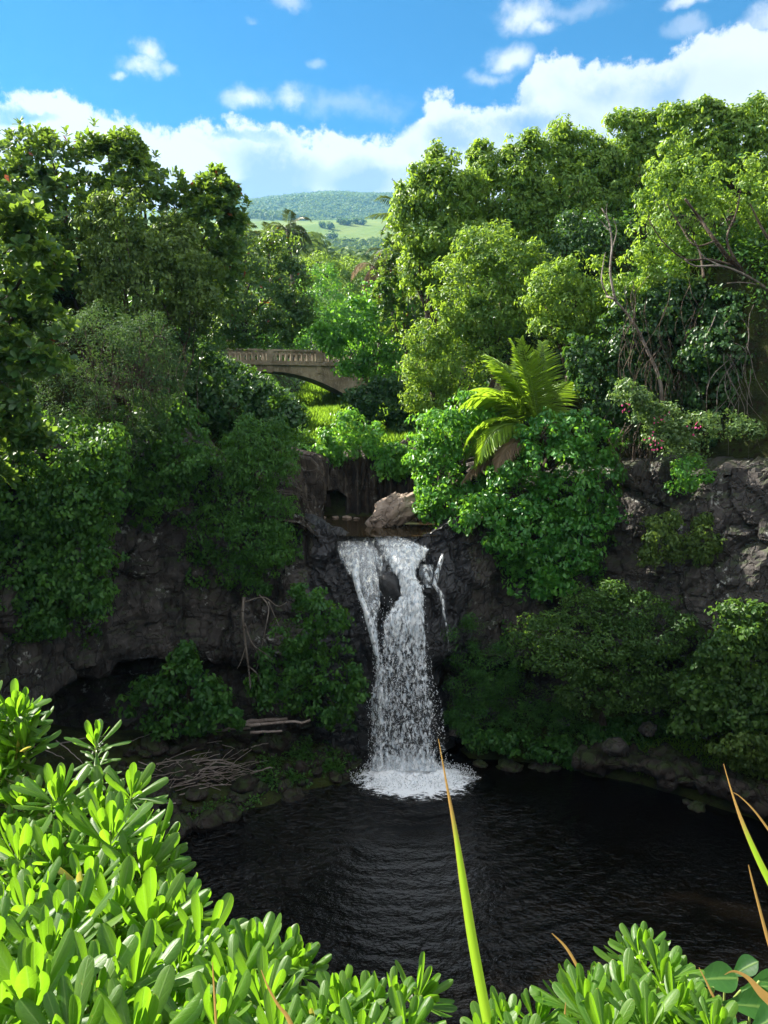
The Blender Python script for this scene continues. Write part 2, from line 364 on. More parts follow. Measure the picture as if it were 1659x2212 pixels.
m = NT('hillside'); p = m.pos((1 / HK,) * 3); sep = m.n('ShaderNodeSeparateXYZ', {0: p}).outputs
past = m.mix(m.sm(.35, .65, m.noise(p, .05, 5)), (.075, .125, .022), (.11, .145, .03)); past = m.mix(m.sm(.55, .75, m.noise(p, .25, 4)), past, (.055, .10, .02))
wood = m.mix(m.sm(.4, .6, m.noise(p, .06, 6)), (.05, .085, .03), (.08, .12, .04))
edge = m.math('ADD', sep[1], m.math('MULTIPLY', m.math('SUBTRACT', m.noise(p, .02, 4), .5), 90.))
k = m.math('MULTIPLY', m.sm(255, 262, sep[1]), m.math('SUBTRACT', 1., m.sm(0., 6., m.math('SUBTRACT', edge, m.math('MULTIPLY_ADD', sep[0], .7, 490.)))))
M['hill'] = m.out(m.bsdf(color=m.mix(k, wood, past), rough=.95, spec=.1, normal=m.n('ShaderNodeBump', {'Height': m.noise(p, .2, 6, .7), 'Strength': .6, 'Distance': 3.}).outputs[0]))
tag(mesh_obj('hills', np.stack([hx, hy, hill_z(hx, hy)], -1), grid_faces(*hx.shape), M['hill']), kind='structure')

# ------------------------------------------------------------------ water
FALL = np.array([1.0, 27.9])
m = NT('pool water'); p = m.pos()
mid = m.n('ShaderNodeVectorMath', {0: m.n('ShaderNodeVectorMath', {0: p, 1: (-1.5, 19.5, 0)}, operation='SUBTRACT').outputs[0], 1: (.13, .11, 0)}, operation='MULTIPLY').outputs[0]
chop = m.sm(1.15, .2, m.n('ShaderNodeVectorMath', {0: mid}, operation='LENGTH').outputs['Value'])      # livelier water below the falls
rel = m.n('ShaderNodeVectorMath', {0: p, 1: (FALL[0], FALL[1] - .5, 0)}, operation='SUBTRACT').outputs[0]
rad = m.n('ShaderNodeVectorMath', {0: rel}, operation='LENGTH').outputs['Value']
wv = m.math('SINE', m.math('MULTIPLY_ADD', m.noise(p, .9, 3), 9., m.math('MULTIPLY', rad, 9.)))
h = m.math('ADD', m.math('MULTIPLY', wv, .22), m.math('MULTIPLY', m.noise(m.pos((1, 1.5, 1)), 3.2, 3, .5, .6), 1.1))
h = m.math('ADD', h, m.math('MULTIPLY', m.noise(m.pos((1, 1.7, 1)), 8., 3, .55, .4), .45)); h = m.math('MULTIPLY', h, m.math('MULTIPLY', m.math('MULTIPLY_ADD', m.sm(.38, .62, m.noise(p, .35, 2)), .6, .5), m.math('MULTIPLY_ADD', chop, 2.3, .28)))
nb = m.n('ShaderNodeBump', {'Height': h, 'Strength': 1.0, 'Distance': .2}).outputs[0]
wc = m.mix(m.noise(p, .3, 3), (.0014, .0011, .0008), (.003, .0023, .0016))
M['water'] = m.out(m.bsdf(color=wc, rough=.04, spec=.5, ior=1.33, normal=nb))
wp = [(-16, 3), (18, 3), (18, 34), (-16, 34)]
tag(mesh_obj('pool_water', [(a, b, 0) for a, b in wp], np.array([[0, 1, 2, 3]]), M['water'], smooth=False), kind='structure')
m = NT('upper pool water'); p = m.pos()
nb = m.n('ShaderNodeBump', {'Height': m.noise(m.pos((1, .35, 1)), 6., 3, .5), 'Strength': .12, 'Distance': .05}).outputs[0]
M['water2'] = m.out(m.bsdf(color=(.028, .020, .010), rough=.05, spec=.5, ior=1.33, normal=nb))
up = np.array([(-2.6, 30.2), (-1.9, 29.5), (-.6, 29.35), (.8, 29.35), (2.2, 29.6), (2.9, 30.6), (2.9, 34), (2.2, 36), (0, 37), (-3, 37.5), (-3.8, 34)])
tag(mesh_obj('upper_pool_water', [(a, b, 9.22) for a, b in up], np.array([np.arange(len(up))]), M['water2'], smooth=False), kind='structure')

# waterfall: sheets of broken white water between a left and a right edge
def foam_mat(name, bright=.85):
    m = NT(name); f = m.n('ShaderNodeAttribute', attribute_name='flow').outputs['Vector']; s = m.n('ShaderNodeSeparateXYZ', {0: f}).outputs
    g = m.pos()
    q1 = m.n('ShaderNodeVectorMath', {0: g, 1: (6.5, 6.5, .45)}, operation='MULTIPLY').outputs[0]
    st = m.noise(q1, 1., 5, .65, .3)                       # long strands
    fine = m.noise(m.pos((1, 1, .42)), 8., 4, .6, .5)     # clots and drops
    vo = m.n('ShaderNodeTexVoronoi', {'Vector': m.pos((1, 1, .6)), 'Scale': 9.}, feature='SMOOTH_F1').outputs['Distance']
    sp = m.math('ADD', m.math('MULTIPLY', fine, .75), m.math('MULTIPLY', vo, -.25))
    mixn = m.math('ADD', m.math('MULTIPLY', st, m.math('SUBTRACT', 1., m.math('MULTIPLY', s[1], .62))), m.math('MULTIPLY', sp, m.math('MULTIPLY_ADD', s[1], .6, .55)))
    edge = m.math('MULTIPLY', m.math('MULTIPLY', s[0], m.math('SUBTRACT', 1., s[0])), 4.)
    thr = m.math('SUBTRACT', .66, m.math('MULTIPLY', s[2], .34))
    thr = m.math('ADD', thr, m.math('MULTIPLY', m.math('SUBTRACT', 1., m.sm(0., .55, edge)), .22))
    dd = m.math('SUBTRACT', mixn, thr); a = m.math('MAXIMUM', m.sm(-.02, .17, dd), m.math('MULTIPLY', m.math('MULTIPLY', m.sm(.1, .8, edge), m.sm(-.22, .08, dd)), m.math('MULTIPLY_ADD', s[1], -.24, .27)))
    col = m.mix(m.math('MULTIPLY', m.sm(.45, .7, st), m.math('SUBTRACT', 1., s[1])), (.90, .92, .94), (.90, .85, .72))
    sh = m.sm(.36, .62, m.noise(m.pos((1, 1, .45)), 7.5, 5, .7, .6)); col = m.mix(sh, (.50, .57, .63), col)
    d = m.n('ShaderNodeBsdfDiffuse', {'Color': col}).outputs[0]; t = m.n('ShaderNodeBsdfTranslucent', {'Color': col}).outputs[0]
    w = m.n('ShaderNodeMixShader', {0: .2, 1: d, 2: t}).outputs[0]
    return m.out(m.n('ShaderNodeMixShader', {0: a, 1: m.n('ShaderNodeBsdfTransparent').outputs[0], 2: w}).outputs[0])
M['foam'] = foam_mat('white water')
M['drop'] = NT('droplet'); m = M['drop']; M['drop'] = m.out(m.n('ShaderNodeMixShader', {0: .4, 1: m.bsdf(color=(.85, .87, .9), rough=.3), 2: m.n('ShaderNodeBsdfTranslucent', {'Color': (.85, .88, .9, 1)}).outputs[0]}).outputs[0])
WF = empty('waterfall', (.8, 28.2, 0), 'tall white waterfall pouring over dark wet rock into the pool', 'waterfall')
def cp(cx, cy): return 691 + cx * .2929, 1123 + cy * .2929
def fall_Y(py): return np.interp(py, [1150, 1185, 1235, 1300, 1350, 1450, 1680], [30.0, 29.5, 28.9, 28.35, 28.1, 27.95, 27.75])
def sheet(Ls, Rs, dens, off, name='falling_water', nu=26, nv=150, fine0=0., seed=0):
    y0, y1 = Ls[0][1], Ls[-1][1]; ys_ = np.linspace(y0, y1, nv)
    lx = np.interp(ys_, [a[1] for a in Ls], [a[0] for a in Ls]); rx = np.interp(ys_, [a[1] for a in Rs], [a[0] for a in Rs])
    de = np.interp(ys_, [a[0] for a in dens], [a[1] for a in dens])
    V = np.zeros((nv, nu, 3)); U = np.zeros((nv, nu, 3))
    for i, yy in enumerate(ys_):
        for j in range(nu):
            t = j / (nu - 1); px, py = cp(lx[i] + (rx[i] - lx[i]) * t, yy)
            V[i, j] = W(px, py, float(fall_Y(py)) - off - .22 * 4 * t * (1 - t))
            U[i, j] = (t, sst(300, 1100, yy), de[i])
    nn = fbm(V * np.array([3, 3, .8]), 3, seed + 5); V[..., 1] += .09 * nn
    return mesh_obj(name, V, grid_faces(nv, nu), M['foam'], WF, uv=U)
LL = [(95, 160), (110, 230), (210, 400), (262, 530), (318, 700), (362, 870), (398, 1000), (405, 1180), (352, 1320), (365, 1500), (365, 1850)]
LR = [(430, 160), (470, 300), (440, 370), (464, 440), (462, 600), (436, 750), (440, 900), (470, 1000), (500, 1200), (540, 1500), (560, 1850)]
MLe = [(360, 120), (400, 170), (480, 310), (560, 420), (590, 560), (530, 620), (458, 720), (434, 850), (430, 1000), (440, 1400), (440, 1850)]
MR = [(640, 120), (840, 215), (745, 330), (712, 400), (770, 520), (786, 700), (800, 900), (822, 1150), (880, 1400), (890, 1700), (905, 1850)]
for k, off in enumerate((.0, .16, .3)):
    sheet(LL, LR, [(160, -.4), (215, -.06), (300, .08), (500, .06), (800, .26), (1000, .48), (1300, .52), (1500, .43), (1700, .48), (1850, .85)], off, seed=k)
    sheet(MLe, MR, [(120, -.4), (165, .06), (230, .28), (330, .38), (520, .44), (700, .48), (900, .46), (1200, .44), (1500, .39), (1700, .45), (1850, .95)], off + .05, seed=k + 7, nu=34)
sheet([(120, 118), (105, 170), (140, 300), (240, 450), (300, 560)], [(860, 118), (880, 190), (790, 330), (740, 430), (720, 560)], [(118, -.2), (150, -.03), (300, -.04), (450, -.06), (560, -.1)], -.06, nu=44, nv=60, seed=41)
sheet([(250, 220), (232, 400), (262, 520), (318, 690), (362, 860), (400, 1000)], [(300, 220), (292, 400), (320, 560), (400, 740), (430, 860), (440, 1000)], [(220, .1), (420, .5), (1000, .95)], .36, nu=12, seed=19)
sheet([(400, 980), (408, 1180), (385, 1400), (400, 1650)], [(445, 980), (465, 1180), (490, 1400), (500, 1650)], [(980, .8), (1180, .62), (1400, .55), (1650, .4)], .4, nu=12, seed=23)
sheet([(640, 480), (640, 700), (660, 900), (690, 1150), (720, 1400)], [(770, 480), (780, 700), (790, 900), (805, 1150), (850, 1400)], [(480, .5), (700, .62), (900, .6), (1150, .5), (1400, .3)], .42, nu=14, seed=21)
sheet([(890, 250), (835, 400), (825, 480), (880, 560), (905, 700), (925, 800), (950, 1000)], [(925, 250), (885, 400), (870, 480), (925, 560), (930, 700), (950, 800), (972, 1000)], [(250, .3), (560, .36), (700, .3), (1000, .3)], .05, 'side_trickle', 10, seed=31)
sheet([(120, 205), (150, 300), (205, 400)], [(160, 205), (190, 300), (235, 400)], [(205, .0), (400, .15)], .1, 'side_trickle', 8, seed=33)
sheet([(715, 330), (712, 400), (768, 500)], [(860, 260), (850, 400), (838, 500)], [(260, .05), (500, .14)], .02, 'side_trickle', 14, seed=35)
# flying drops
def drops(name, pts, rad):
    o = np.array([(1, 0, 0), (-1, 0, 0), (0, 1, 0), (0, -1, 0), (0, 0, 1.6), (0, 0, -1.6)], float); n = len(pts)
    f = np.array([(0, 2, 4), (2, 1, 4), (1, 3, 4), (3, 0, 4), (2, 0, 5), (1, 2, 5), (3, 1, 5), (0, 3, 5)])
    v = pts[:, None] + o[None] * rad[:, None, None]
    mesh_obj(name, v, (f[None] + 6 * np.arange(n)[:, None, None]).reshape(-1, 3), M['drop'], WF)
n = 4500; yy = rng.uniform(560, 1860, n) ** 1.0; yy = np.where(rng.random(n) < .5, rng.uniform(1000, 1860, n), yy)
lx = np.interp(yy, [a[1] for a in LL], [a[0] for a in LL]) - 12; rx = np.interp(yy, [a[1] for a in MR], [a[0] for a in MR]) + 40 * sst(900, 1800, yy) + 8
t = rng.beta(1.1, 1.1, n); pts = []
for a, b, c in zip(lx + (rx - lx) * t, yy, rng.uniform(-.35, .55, n)):
    px, py = cp(a, b); pts.append(W(px, py, float(fall_Y(py)) - c))
drops('spray_drops', np.array(pts), rng.uniform(.006, .026, n) * rng.uniform(.5, 1, n))
n = 4200; a = rng.uniform(0, 2 * math.pi, n); r = rng.random(n) ** .7
pts = np.stack([1.0 + 2.6 * r * np.cos(a), 27.5 + 1.2 * r * np.sin(a), np.abs(rng.normal(0, .36, n)) * (1.2 - r) + .03], -1)
drops('splash_drops', pts, rng.uniform(.006, .024, n))
# foam where it lands
th, rr = np.meshgrid(np.linspace(0, 2 * math.pi, 90), np.linspace(0, 1, 40), indexing='ij')
fx = 1.25 + rr * np.cos(th) * 3.1; fy = 27.3 + rr * np.sin(th) * np.where(np.sin(th) < 0, 2.3, 1.0)
fz = .035 + .42 * np.exp(-((fx - 1.0) / 1.5) ** 2 - ((fy - 27.6) / .5) ** 2) * (1 + .5 * fbm(np.stack([fx * 3, fy * 3, fx * 0], -1), 4, 2))
m = NT('foam on the pool'); f = m.n('ShaderNodeAttribute', attribute_name='flow').outputs['Vector']; s = m.n('ShaderNodeSeparateXYZ', {0: f}).outputs
g = m.pos((1, 2.1, 1))
nn = m.math('ADD', m.math('MULTIPLY', m.noise(g, 2.0, 6, .7, 1.2), .7), m.math('MULTIPLY', m.noise(g, 7., 5, .7, 1.), .42))
a = m.sm(0., .14, m.math('SUBTRACT', nn, m.math('MULTIPLY_ADD', m.math('POWER', s[0], 1.6), .58, .2)))
d = m.n('ShaderNodeBsdfDiffuse', {'Color': (.82, .84, .86, 1)}).outputs[0]
M['pool_foam'] = m.out(m.n('ShaderNodeMixShader', {0: a, 1: m.n('ShaderNodeBsdfTransparent').outputs[0], 2: d}).outputs[0])
mesh_obj('landing_foam', np.stack([fx, fy, fz], -1), grid_faces(90, 40), M['pool_foam'], WF, uv=np.stack([rr, th, rr], -1))
# ------------------------------------------------------------------ plants
CAM = np.array([0, 0, H])
def unit(v): return v / (np.linalg.norm(v, axis=-1, keepdims=True) + 1e-9)
def leaves(pos, dirv, nrm, L, w, fold=.25, curl=.15, wide=(.8, 1.0)):
    """folded leaf of two quads each -> verts (n*6), faces"""
    n = len(pos); T = unit(dirv); S = unit(np.cross(nrm, T)); Nn = np.cross(T, S)
    L = np.broadcast_to(L, (n,))[:, None]; w = np.broadcast_to(w, (n,))[:, None] / 2
    a, b = wide
    tip = pos + T * L - Nn * L * curl
    m1 = pos + T * L * .33 - Nn * L * curl * .1; m2 = pos + T * L * .72 - Nn * L * curl * .5
    V = np.stack([pos, m1 + S * w * a + Nn * w * fold, m2 + S * w * b + Nn * w * fold, tip, m2 - S * w * b + Nn * w * fold, m1 - S * w * a + Nn * w * fold], 1)
    f = np.array([(0, 1, 2, 3), (0, 3, 4, 5)])
    return V.reshape(-1, 3), (f[None] + 6 * np.arange(n)[:, None, None]).reshape(-1, 4)
def sphere_pts(n):
    i = np.arange(n) + .5; ph = np.arccos(1 - 2 * i / n); th = math.pi * (1 + 5 ** .5) * i
    return np.stack([np.cos(th) * np.sin(ph), np.sin(th) * np.sin(ph), np.cos(ph)], -1)
def crown_clumps(lobes, cr, cover=1.0, back=.6, rough=.16, inner=.8, gap=-.36):
    """leaf-clump centres and outward directions on the union of the lobes (c, r)"""
    C, N = [], []
    for k, (c, r) in enumerate(lobes):
        c = np.asarray(c); r = np.asarray(r); area = 4 * math.pi * ((r[0] * r[1]) ** 1.6 / 3 + (r[0] * r[2]) ** 1.6 / 3 + (r[1] * r[2]) ** 1.6 / 3) ** (1 / 1.6)
        n = max(6, int(area / (cr * cr * 1.35) * cover)); u = unit(sphere_pts(n) + rng.normal(0, .35 / math.sqrt(n) * 2, (n, 3)))
        rad = 1 - rough * .6 + rough * 1.5 * fbm(u * 2.6 + c * .7, 4, 5) + rng.normal(0, .06, n) + (rng.random(n) < .2) * rng.uniform(.05, .36, n) + (rng.random(n) < .03) * .25
        ins = rng.random(n) < inner * .4; rad = np.where(ins, rad * rng.uniform(.5, .8, n), rad)
        p = c + u * r * rad[:, None]; nn = unit(u / r)
        keep = np.ones(n, bool)
        for j, (c2, r2) in enumerate(lobes):
            if j != k: keep &= (((p - c2) / r2) ** 2).sum(1) > .55
        keep &= (fbm(p * 1.25, 3, 123) > gap) | (rng.random(n) < .12)
        view = unit(p - CAM); away = (nn * view).sum(1) > .35
        keep &= ~away | (rng.random(n) < back)
        C.append(p[keep]); N.append(nn[keep])
    return np.concatenate(C), np.concatenate(N)
def crown_mesh(name, lobes, mat, parent, leaf, cr, per, style='tuft', cover=1., tone=.5, tvar=.35, droop=.2, width=.5, back=.6, rough=.16, inner=.8, curl=.2, top_tone=0., gap=-.36):
    lobes = [(c, np.maximum(r - cr * .22, r * .5)) for c, r in lobes]
    C, N = crown_clumps(lobes, cr, cover, back, rough, inner, gap); n = len(C)
    ct = np.clip(tone + rng.normal(0, tvar * .5, n) + top_tone * (N[:, 2]), 0, .93)
    up = np.array([0, 0, 1.])
    if style == 'rosette':           # whorls of broad leaves at the twig ends
        k = per; ax = unit(N * .8 + up * .75 + rng.normal(0, .25, (n, 3)))
        a = unit(np.cross(ax, rng.normal(0, 1, (n, 3)))); b = np.cross(ax, a)
        th = (np.arange(k)[None] * 2.399 + rng.uniform(0, 6.28, (n, 1)))
        lift = np.linspace(1.25, .12, k)[None] + rng.normal(0, .12, (n, k))
        out = np.cos(th)[..., None] * a[:, None] + np.sin(th)[..., None] * b[:, None]
        d = unit(out * np.cos(lift)[..., None] + ax[:, None] * np.sin(lift)[..., None])
        nr = unit(ax[:, None] * 1. - out * .35 * np.sin(lift)[..., None])
        p = C[:, None] + ax[:, None] * (rng.uniform(-.5, .5, (n, k, 1)) * cr * .6) + out * leaf * .06 + rng.normal(0, cr * .28, (n, 1, 3))
        L = leaf * rng.uniform(.7, 1.12, (n, k))
    else:
        k = per
        o = unit(rng.normal(0, 1, (n, k, 3)) + N[:, None] * .75 + up * .25)
        p = C[:, None] + o * cr * rng.uniform(.15, 1.0, (n, k, 1)) ** .6 * rng.uniform(.6, 1.5, (n, 1, 1)) * np.array([1, 1, .8])
        nr = unit(N[:, None] * .45 + up * .45 + o * .9 + rng.normal(0, .42, (n, k, 3)))
        d = rng.normal(0, .6, (n, k, 3)) + o * .25 - up * droop * 1.8; d = unit(d - nr * (d * nr).sum(-1, keepdims=True) * .85)
        p = p - d * leaf * .4
        L = leaf * rng.uniform(.6, 1.2, (n, k))
    t = np.clip(ct[:, None] + rng.normal(0, tvar * .35, (n, k)), 0, .96)
    t = np.where(rng.random((n, k)) < .006, 1.0, t)
    V, Fc = leaves(p.reshape(-1, 3), d.reshape(-1, 3), nr.reshape(-1, 3), L.ravel(), L.ravel() * width, curl=curl, wide=(.62, 1.0) if style == 'rosette' else (.95, .8))
    STAT[0] += n * k
    return mesh_obj(name, V, Fc, mat, parent, tone=np.repeat(t.ravel(), 2))
STAT = [0]
def limb(mb, p0, p1, r0, r1, sag=.0, n=6, wob=.06):
    p0, p1 = np.asarray(p0, float), np.asarray(p1, float); t = np.linspace(0, 1, n)[:, None]; L = np.linalg.norm(p1 - p0)
    pts = p0 + (p1 - p0) * t + rng.normal(0, wob * L, (n, 3)) * (t * (1 - t) * 4) * .5 + np.array([0, 0, 1]) * sag * L * (t * (1 - t)) * 2
    mb.tube(pts, np.linspace(r0, r1, n), 6); return pts
SPEC = {   # leaf length, clump radius, leaves per clump, style, extras
 'almond': dict(leaf=.31, cr=.36, per=10, style='rosette', width=.54, cover=1.25, tone=.45, tvar=.6, rough=.24, inner=.6, curl=.12),
 'olive': dict(leaf=.19, cr=.36, per=22, cover=1.15, width=.46, tone=.5, tvar=.65, droop=.35),
 'lime': dict(leaf=.25, cr=.40, per=26, cover=1.45, width=.46, tone=.5, tvar=.65, droop=.3, rough=.2),
 'dark': dict(leaf=.27, cr=.4, per=19, cover=1.15, width=.52, tone=.5, tvar=.65, droop=.25),
 'bright': dict(leaf=.24, cr=.36, per=18, cover=1.15, width=.56, tone=.55, tvar=.65, droop=.35, rough=.2),
 'vine': dict(leaf=.17, cr=.28, per=18, cover=1.15, width=.62, tone=.5, tvar=.7, droop=.45),
 'fine': dict(leaf=.115, cr=.34, per=36, width=.26, cover=1.1, tone=.5, tvar=.5, droop=.1, rough=.2),
 'grey_leaf': dict(leaf=.15, cr=.30, per=16, width=.5, tone=.5, tvar=.6, cover=.8),
}
def plant(name, label, cat, kind, Y, lobes, group=None, base=None, mat=None, bark='bark', trunk_r=.16, deep=.9, crown='crown', stem='trunk', leanout=.5, trunk_mb=None, sat=8, **over):
    """lobes: photo (x, y, rx, ry[, dY]); base: world foot or None for the ground below"""
    L = []
    for l in lobes:
        x, y, rx, ry = l[:4]; yy = Y + (l[4] if len(l) > 4 else 0) + rng.uniform(-.3, .3); s = scale_at(x, y, yy)
        L.append((W(x, y, yy), .95 * np.array([rx * s, (rx + ry) * .5 * s * deep, ry * s])))
    for c, r in list(L):                   # smaller boughs standing out of each big one
        for q in range(sat):
            a = rng.uniform(-1.0, math.pi + 1.0); o = np.array([math.cos(a), rng.uniform(-.7, .2), math.sin(a)]); L.append((c + o * r * rng.uniform(.7, 1.18), r * rng.uniform(.18, .48)))
    cm = np.mean([c for c, r in L], 0)
    if base is None:
        bx, by = cm[0], cm[1] + leanout
        base = np.array([bx, by, hz(bx, by) - .1])
        if base[2] > min(c[2] for c, r in L) - .2: base[2] = min(base[2], min(c[2] - .5 * r[2] for c, r in L) - .3)
    base = np.asarray(base, float)
    root = empty(name, tuple(base), label, cat, group)
    mb = MB()
    if trunk_mb is not None: trunk_mb(mb)
    fork = base + (cm - base) * .45
    limb(mb, base, fork, trunk_r, trunk_r * .75)
    for c, r in L[:len(lobes)]: limb(mb, fork + (c - fork) * .02, c + np.array([0, .15, -.25]) * r, trunk_r * .42, trunk_r * .1, sag=.06)
    mb.build(stem, M[bark], root)
    sp = dict(SPEC[kind]); sp.update(over)
    if 'cr_k' in sp: sp['cr'] *= sp.pop('cr_k')
    crown_mesh(crown, L, M[mat or kind], root, parent_free(sp), **sp) if False else crown_mesh(crown, L, M[mat or kind], root, **sp)
    return root

# ---- trees on the near side of the bridge, west rim
plant('almond_tree', 'broad dark glossy tree with whorled leaves, its ragged top against the big white cloud', 'tree', 'almond', 33,
 [(10, 358, 80, 62), (80, 338, 60, 50), (150, 360, 75, 55), (230, 368, 70, 58), (300, 370, 55, 50), (360, 415, 55, 45), (60, 450, 100, 80), (180, 460, 110, 85), (300, 470, 100, 80), (395, 480, 70, 62), (445, 430, 34, 34), (470, 400, 18, 24), (500, 445, 26, 36), (455, 500, 62, 50), (505, 478, 26, 24), (60, 580, 110, 90, -1), (180, 560, 100, 85), (390, 560, 90, 70), (450, 590, 55, 70), (100, 310, 14, 12), (290, 332, 16, 14), (232, 325, 14, 14)], trunk_r=.34, deep=1.1)
plant('broadleaf_tree', 'dense dark tree behind the bridge end, paler palm crown showing above it', 'tree', 'dark', 46,
 [(505, 535, 45, 42), (560, 565, 70, 50), (610, 615, 52, 50), (545, 650, 85, 65), (605, 680, 48, 36), (520, 705, 50, 36), (640, 650, 30, 30), (470, 620, 50, 60), (640, 700, 30, 25), (570, 725, 60, 24), (500, 730, 50, 24)], trunk_r=.3, leaf=.24, cr=.5, mat='almond', per=26, tone=.3, base=(-11.5, 48, 16.5))
plant('olive_tree', 'yellowish green small-leaved tree in front of the dark glossy one', 'tree', 'olive', 30.5,
 [(265, 460, 50, 40), (250, 510, 60, 50), (290, 550, 80, 60), (370, 545, 55, 45), (250, 580, 55, 60), (340, 610, 90, 65), (410, 600, 62, 70), (290, 650, 90, 50), (420, 665, 50, 50), (225, 620, 40, 50), (380, 500, 28, 24)], trunk_r=.22)
plant('almond_tree', 'nearest whorl-leaved tree reaching in at the picture edge, a few reddened leaves', 'tree', 'almond', 21,
 [(-20, 480, 90, 55), (30, 500, 35, 40), (-10, 560, 120, 60), (60, 560, 50, 35), (40, 640, 80, 55), (-20, 700, 110, 80), (80, 690, 40, 30), (60, 770, 85, 40), (0, 840, 70, 70), (-10, 920, 60, 50), (70, 950, 20, 14), (-30, 1010, 40, 40)], base=(-14, 21.5, 13.2), trunk_r=.3)
plant('feathery_tree', 'drooping dull green tree of thin feathery foliage and grey twigs below the yellowish one', 'tree', 'fine', 26.5,
 [(220, 715, 90, 60), (310, 745, 70, 55), (170, 760, 85, 80), (260, 800, 110, 80), (330, 830, 60, 60), (160, 860, 90, 90), (260, 890, 95, 70), (200, 950, 80, 60), (350, 780, 40, 40), (110, 790, 50, 60)], trunk_r=.18, base=(-9.4, 29.8, 12.9))
plant('creeper', 'great hanging curtain of small-leaved creeper at the picture edge over the cave', 'creeper', 'vine', 24.4,
 [(120, 970, 120, 80), (30, 980, 70, 80), (215, 1000, 55, 60), (60, 1070, 110, 90), (180, 1080, 85, 95), (40, 1180, 95, 95), (165, 1190, 85, 95), (110, 1260, 70, 80), (195, 1285, 42, 62), (40, 1300, 80, 75), (170, 1340, 28, 28), (-20, 1100, 90, 200), (90, 1350, 36, 30)], base=(-12.6, 24.6, 12.4), crown='foliage', stem='stem', trunk_r=.12)
plant('creeper', 'smaller tongue of creeper hanging beside bare rock, pointed at its lower end', 'creeper', 'vine', 27.6,
 [(350, 910, 75, 60), (390, 950, 55, 45), (370, 1000, 62, 55), (335, 1060, 48, 55), (310, 1110, 30, 36), (400, 1010, 36, 40)], base=(-9.2, 29.2, 12.8), crown='foliage', stem='stem', trunk_r=.1, tone=.55)
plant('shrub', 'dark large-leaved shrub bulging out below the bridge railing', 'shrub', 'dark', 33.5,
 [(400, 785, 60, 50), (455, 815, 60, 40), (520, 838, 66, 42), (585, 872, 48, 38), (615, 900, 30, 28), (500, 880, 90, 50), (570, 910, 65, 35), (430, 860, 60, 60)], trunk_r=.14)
plant('shrub', 'dark strappy scrub at the left end of the bridge railing', 'shrub', 'almond', 31.5,
 [(390, 725, 65, 34), (440, 735, 45, 30), (340, 735, 40, 30)], trunk_r=.1, mat='dark', leaf=.34, width=.16, per=12)
plant('shrub', 'thick small-leaved shrub clinging to the rock between grey cliff and waterfall', 'shrub', 'vine', 28.5,
 [(470, 985, 45, 32), (540, 955, 70, 45), (600, 960, 40, 50), (560, 1020, 65, 50), (520, 1085, 75, 60), (585, 1110, 45, 55), (480, 1140, 45, 45), (540, 1170, 75, 55), (590, 1200, 30, 40), (520, 1230, 50, 40), (550, 1265, 30, 22)], base=(-5.0, 29.6, 11.6), crown='foliage', stem='stem', trunk_r=.08, mat='vine', leaf=.15, width=.45, tone=.35)
plant('shrub', 'leafy shrub spilling down the rock just left of the falling water', 'shrub', 'vine', 26.9,
 [(670, 1290, 34, 30), (695, 1330, 46, 40), (650, 1370, 48, 42), (710, 1390, 40, 45), (625, 1430, 50, 45), (690, 1450, 70, 50), (750, 1470, 34, 40), (620, 1490, 55, 40), (700, 1520, 66, 44), (740, 1540, 36, 30), (570, 1470, 30, 30)], base=(-3.2, 28.4, 3.0), crown='foliage', stem='stem', trunk_r=.07, tone=.3, gap=.0, cover=.9)
plant('shrub', 'bright-tipped shrub in front of the dark cave mouth', 'shrub', 'vine', 26.4,
 [(405, 1425, 24, 28), (390, 1470, 40, 30), (340, 1510, 66, 40), (430, 1510, 70, 44), (300, 1550, 36, 36), (380, 1550, 70, 40), (460, 1550, 60, 36), (500, 1540, 26, 34)], crown='foliage', stem='stem', trunk_r=.06, leaf=.21, tone=.3, gap=.05, cover=.8)
# ---- right of the stream
plant('tree', 'lime green tree with upright lobes nearest the distant hill', 'tree', 'lime', 40,
 [(955, 375, 34, 45), (895, 425, 36, 50), (930, 430, 50, 50), (985, 430, 50, 60), (900, 500, 46, 60), (950, 520, 60, 70), (905, 580, 42, 55), (1000, 520, 45, 60), (950, 350, 18, 18), (880, 470, 26, 40)], trunk_r=.26)
plant('tree', 'lime green tree with a rounded double top second from the distant hill', 'tree', 'lime', 41.5,
 [(1045, 372, 40, 48), (1090, 375, 40, 45), (1130, 360, 36, 48), (1070, 440, 70, 60), (1020, 470, 50, 60), (1130, 440, 55, 60), (1080, 520, 70, 50), (1040, 332, 18, 16), (1135, 330, 18, 24)], trunk_r=.26, tone=.55)
plant('tree', 'darker green tree in the middle of the ridge, its top notched', 'tree', 'lime', 41.5,
 [(1205, 320, 38, 38), (1255, 345, 42, 42), (1185, 375, 50, 55), (1240, 410, 70, 60), (1175, 450, 55, 60), (1290, 440, 50, 70), (1210, 490, 70, 60), (1305, 350, 30, 38), (1200, 292, 18, 14)], trunk_r=.26, tone=.5)
plant('tree', 'lime green tree on the ridge left of the tallest one', 'tree', 'lime', 42,
 [(1335, 300, 38, 40), (1385, 295, 40, 36), (1430, 290, 38, 40), (1340, 360, 55, 50), (1400, 370, 60, 60), (1450, 350, 40, 50), (1350, 430, 60, 60), (1420, 440, 60, 55), (1375, 262, 18, 14)], trunk_r=.26, tone=.6)
plant('tree', 'tallest tree of the ridge, lime green, filling the picture corner', 'tree', 'lime', 37,
 [(1485, 275, 44, 40), (1535, 272, 42, 44), (1590, 290, 45, 45), (1640, 270, 45, 45), (1690, 300, 60, 70), (1500, 340, 55, 55), (1570, 350, 75, 60), (1650, 370, 60, 70), (1530, 240, 18, 16), (1640, 240, 22, 18), (1720, 420, 70, 90)], trunk_r=.3, tone=.55)
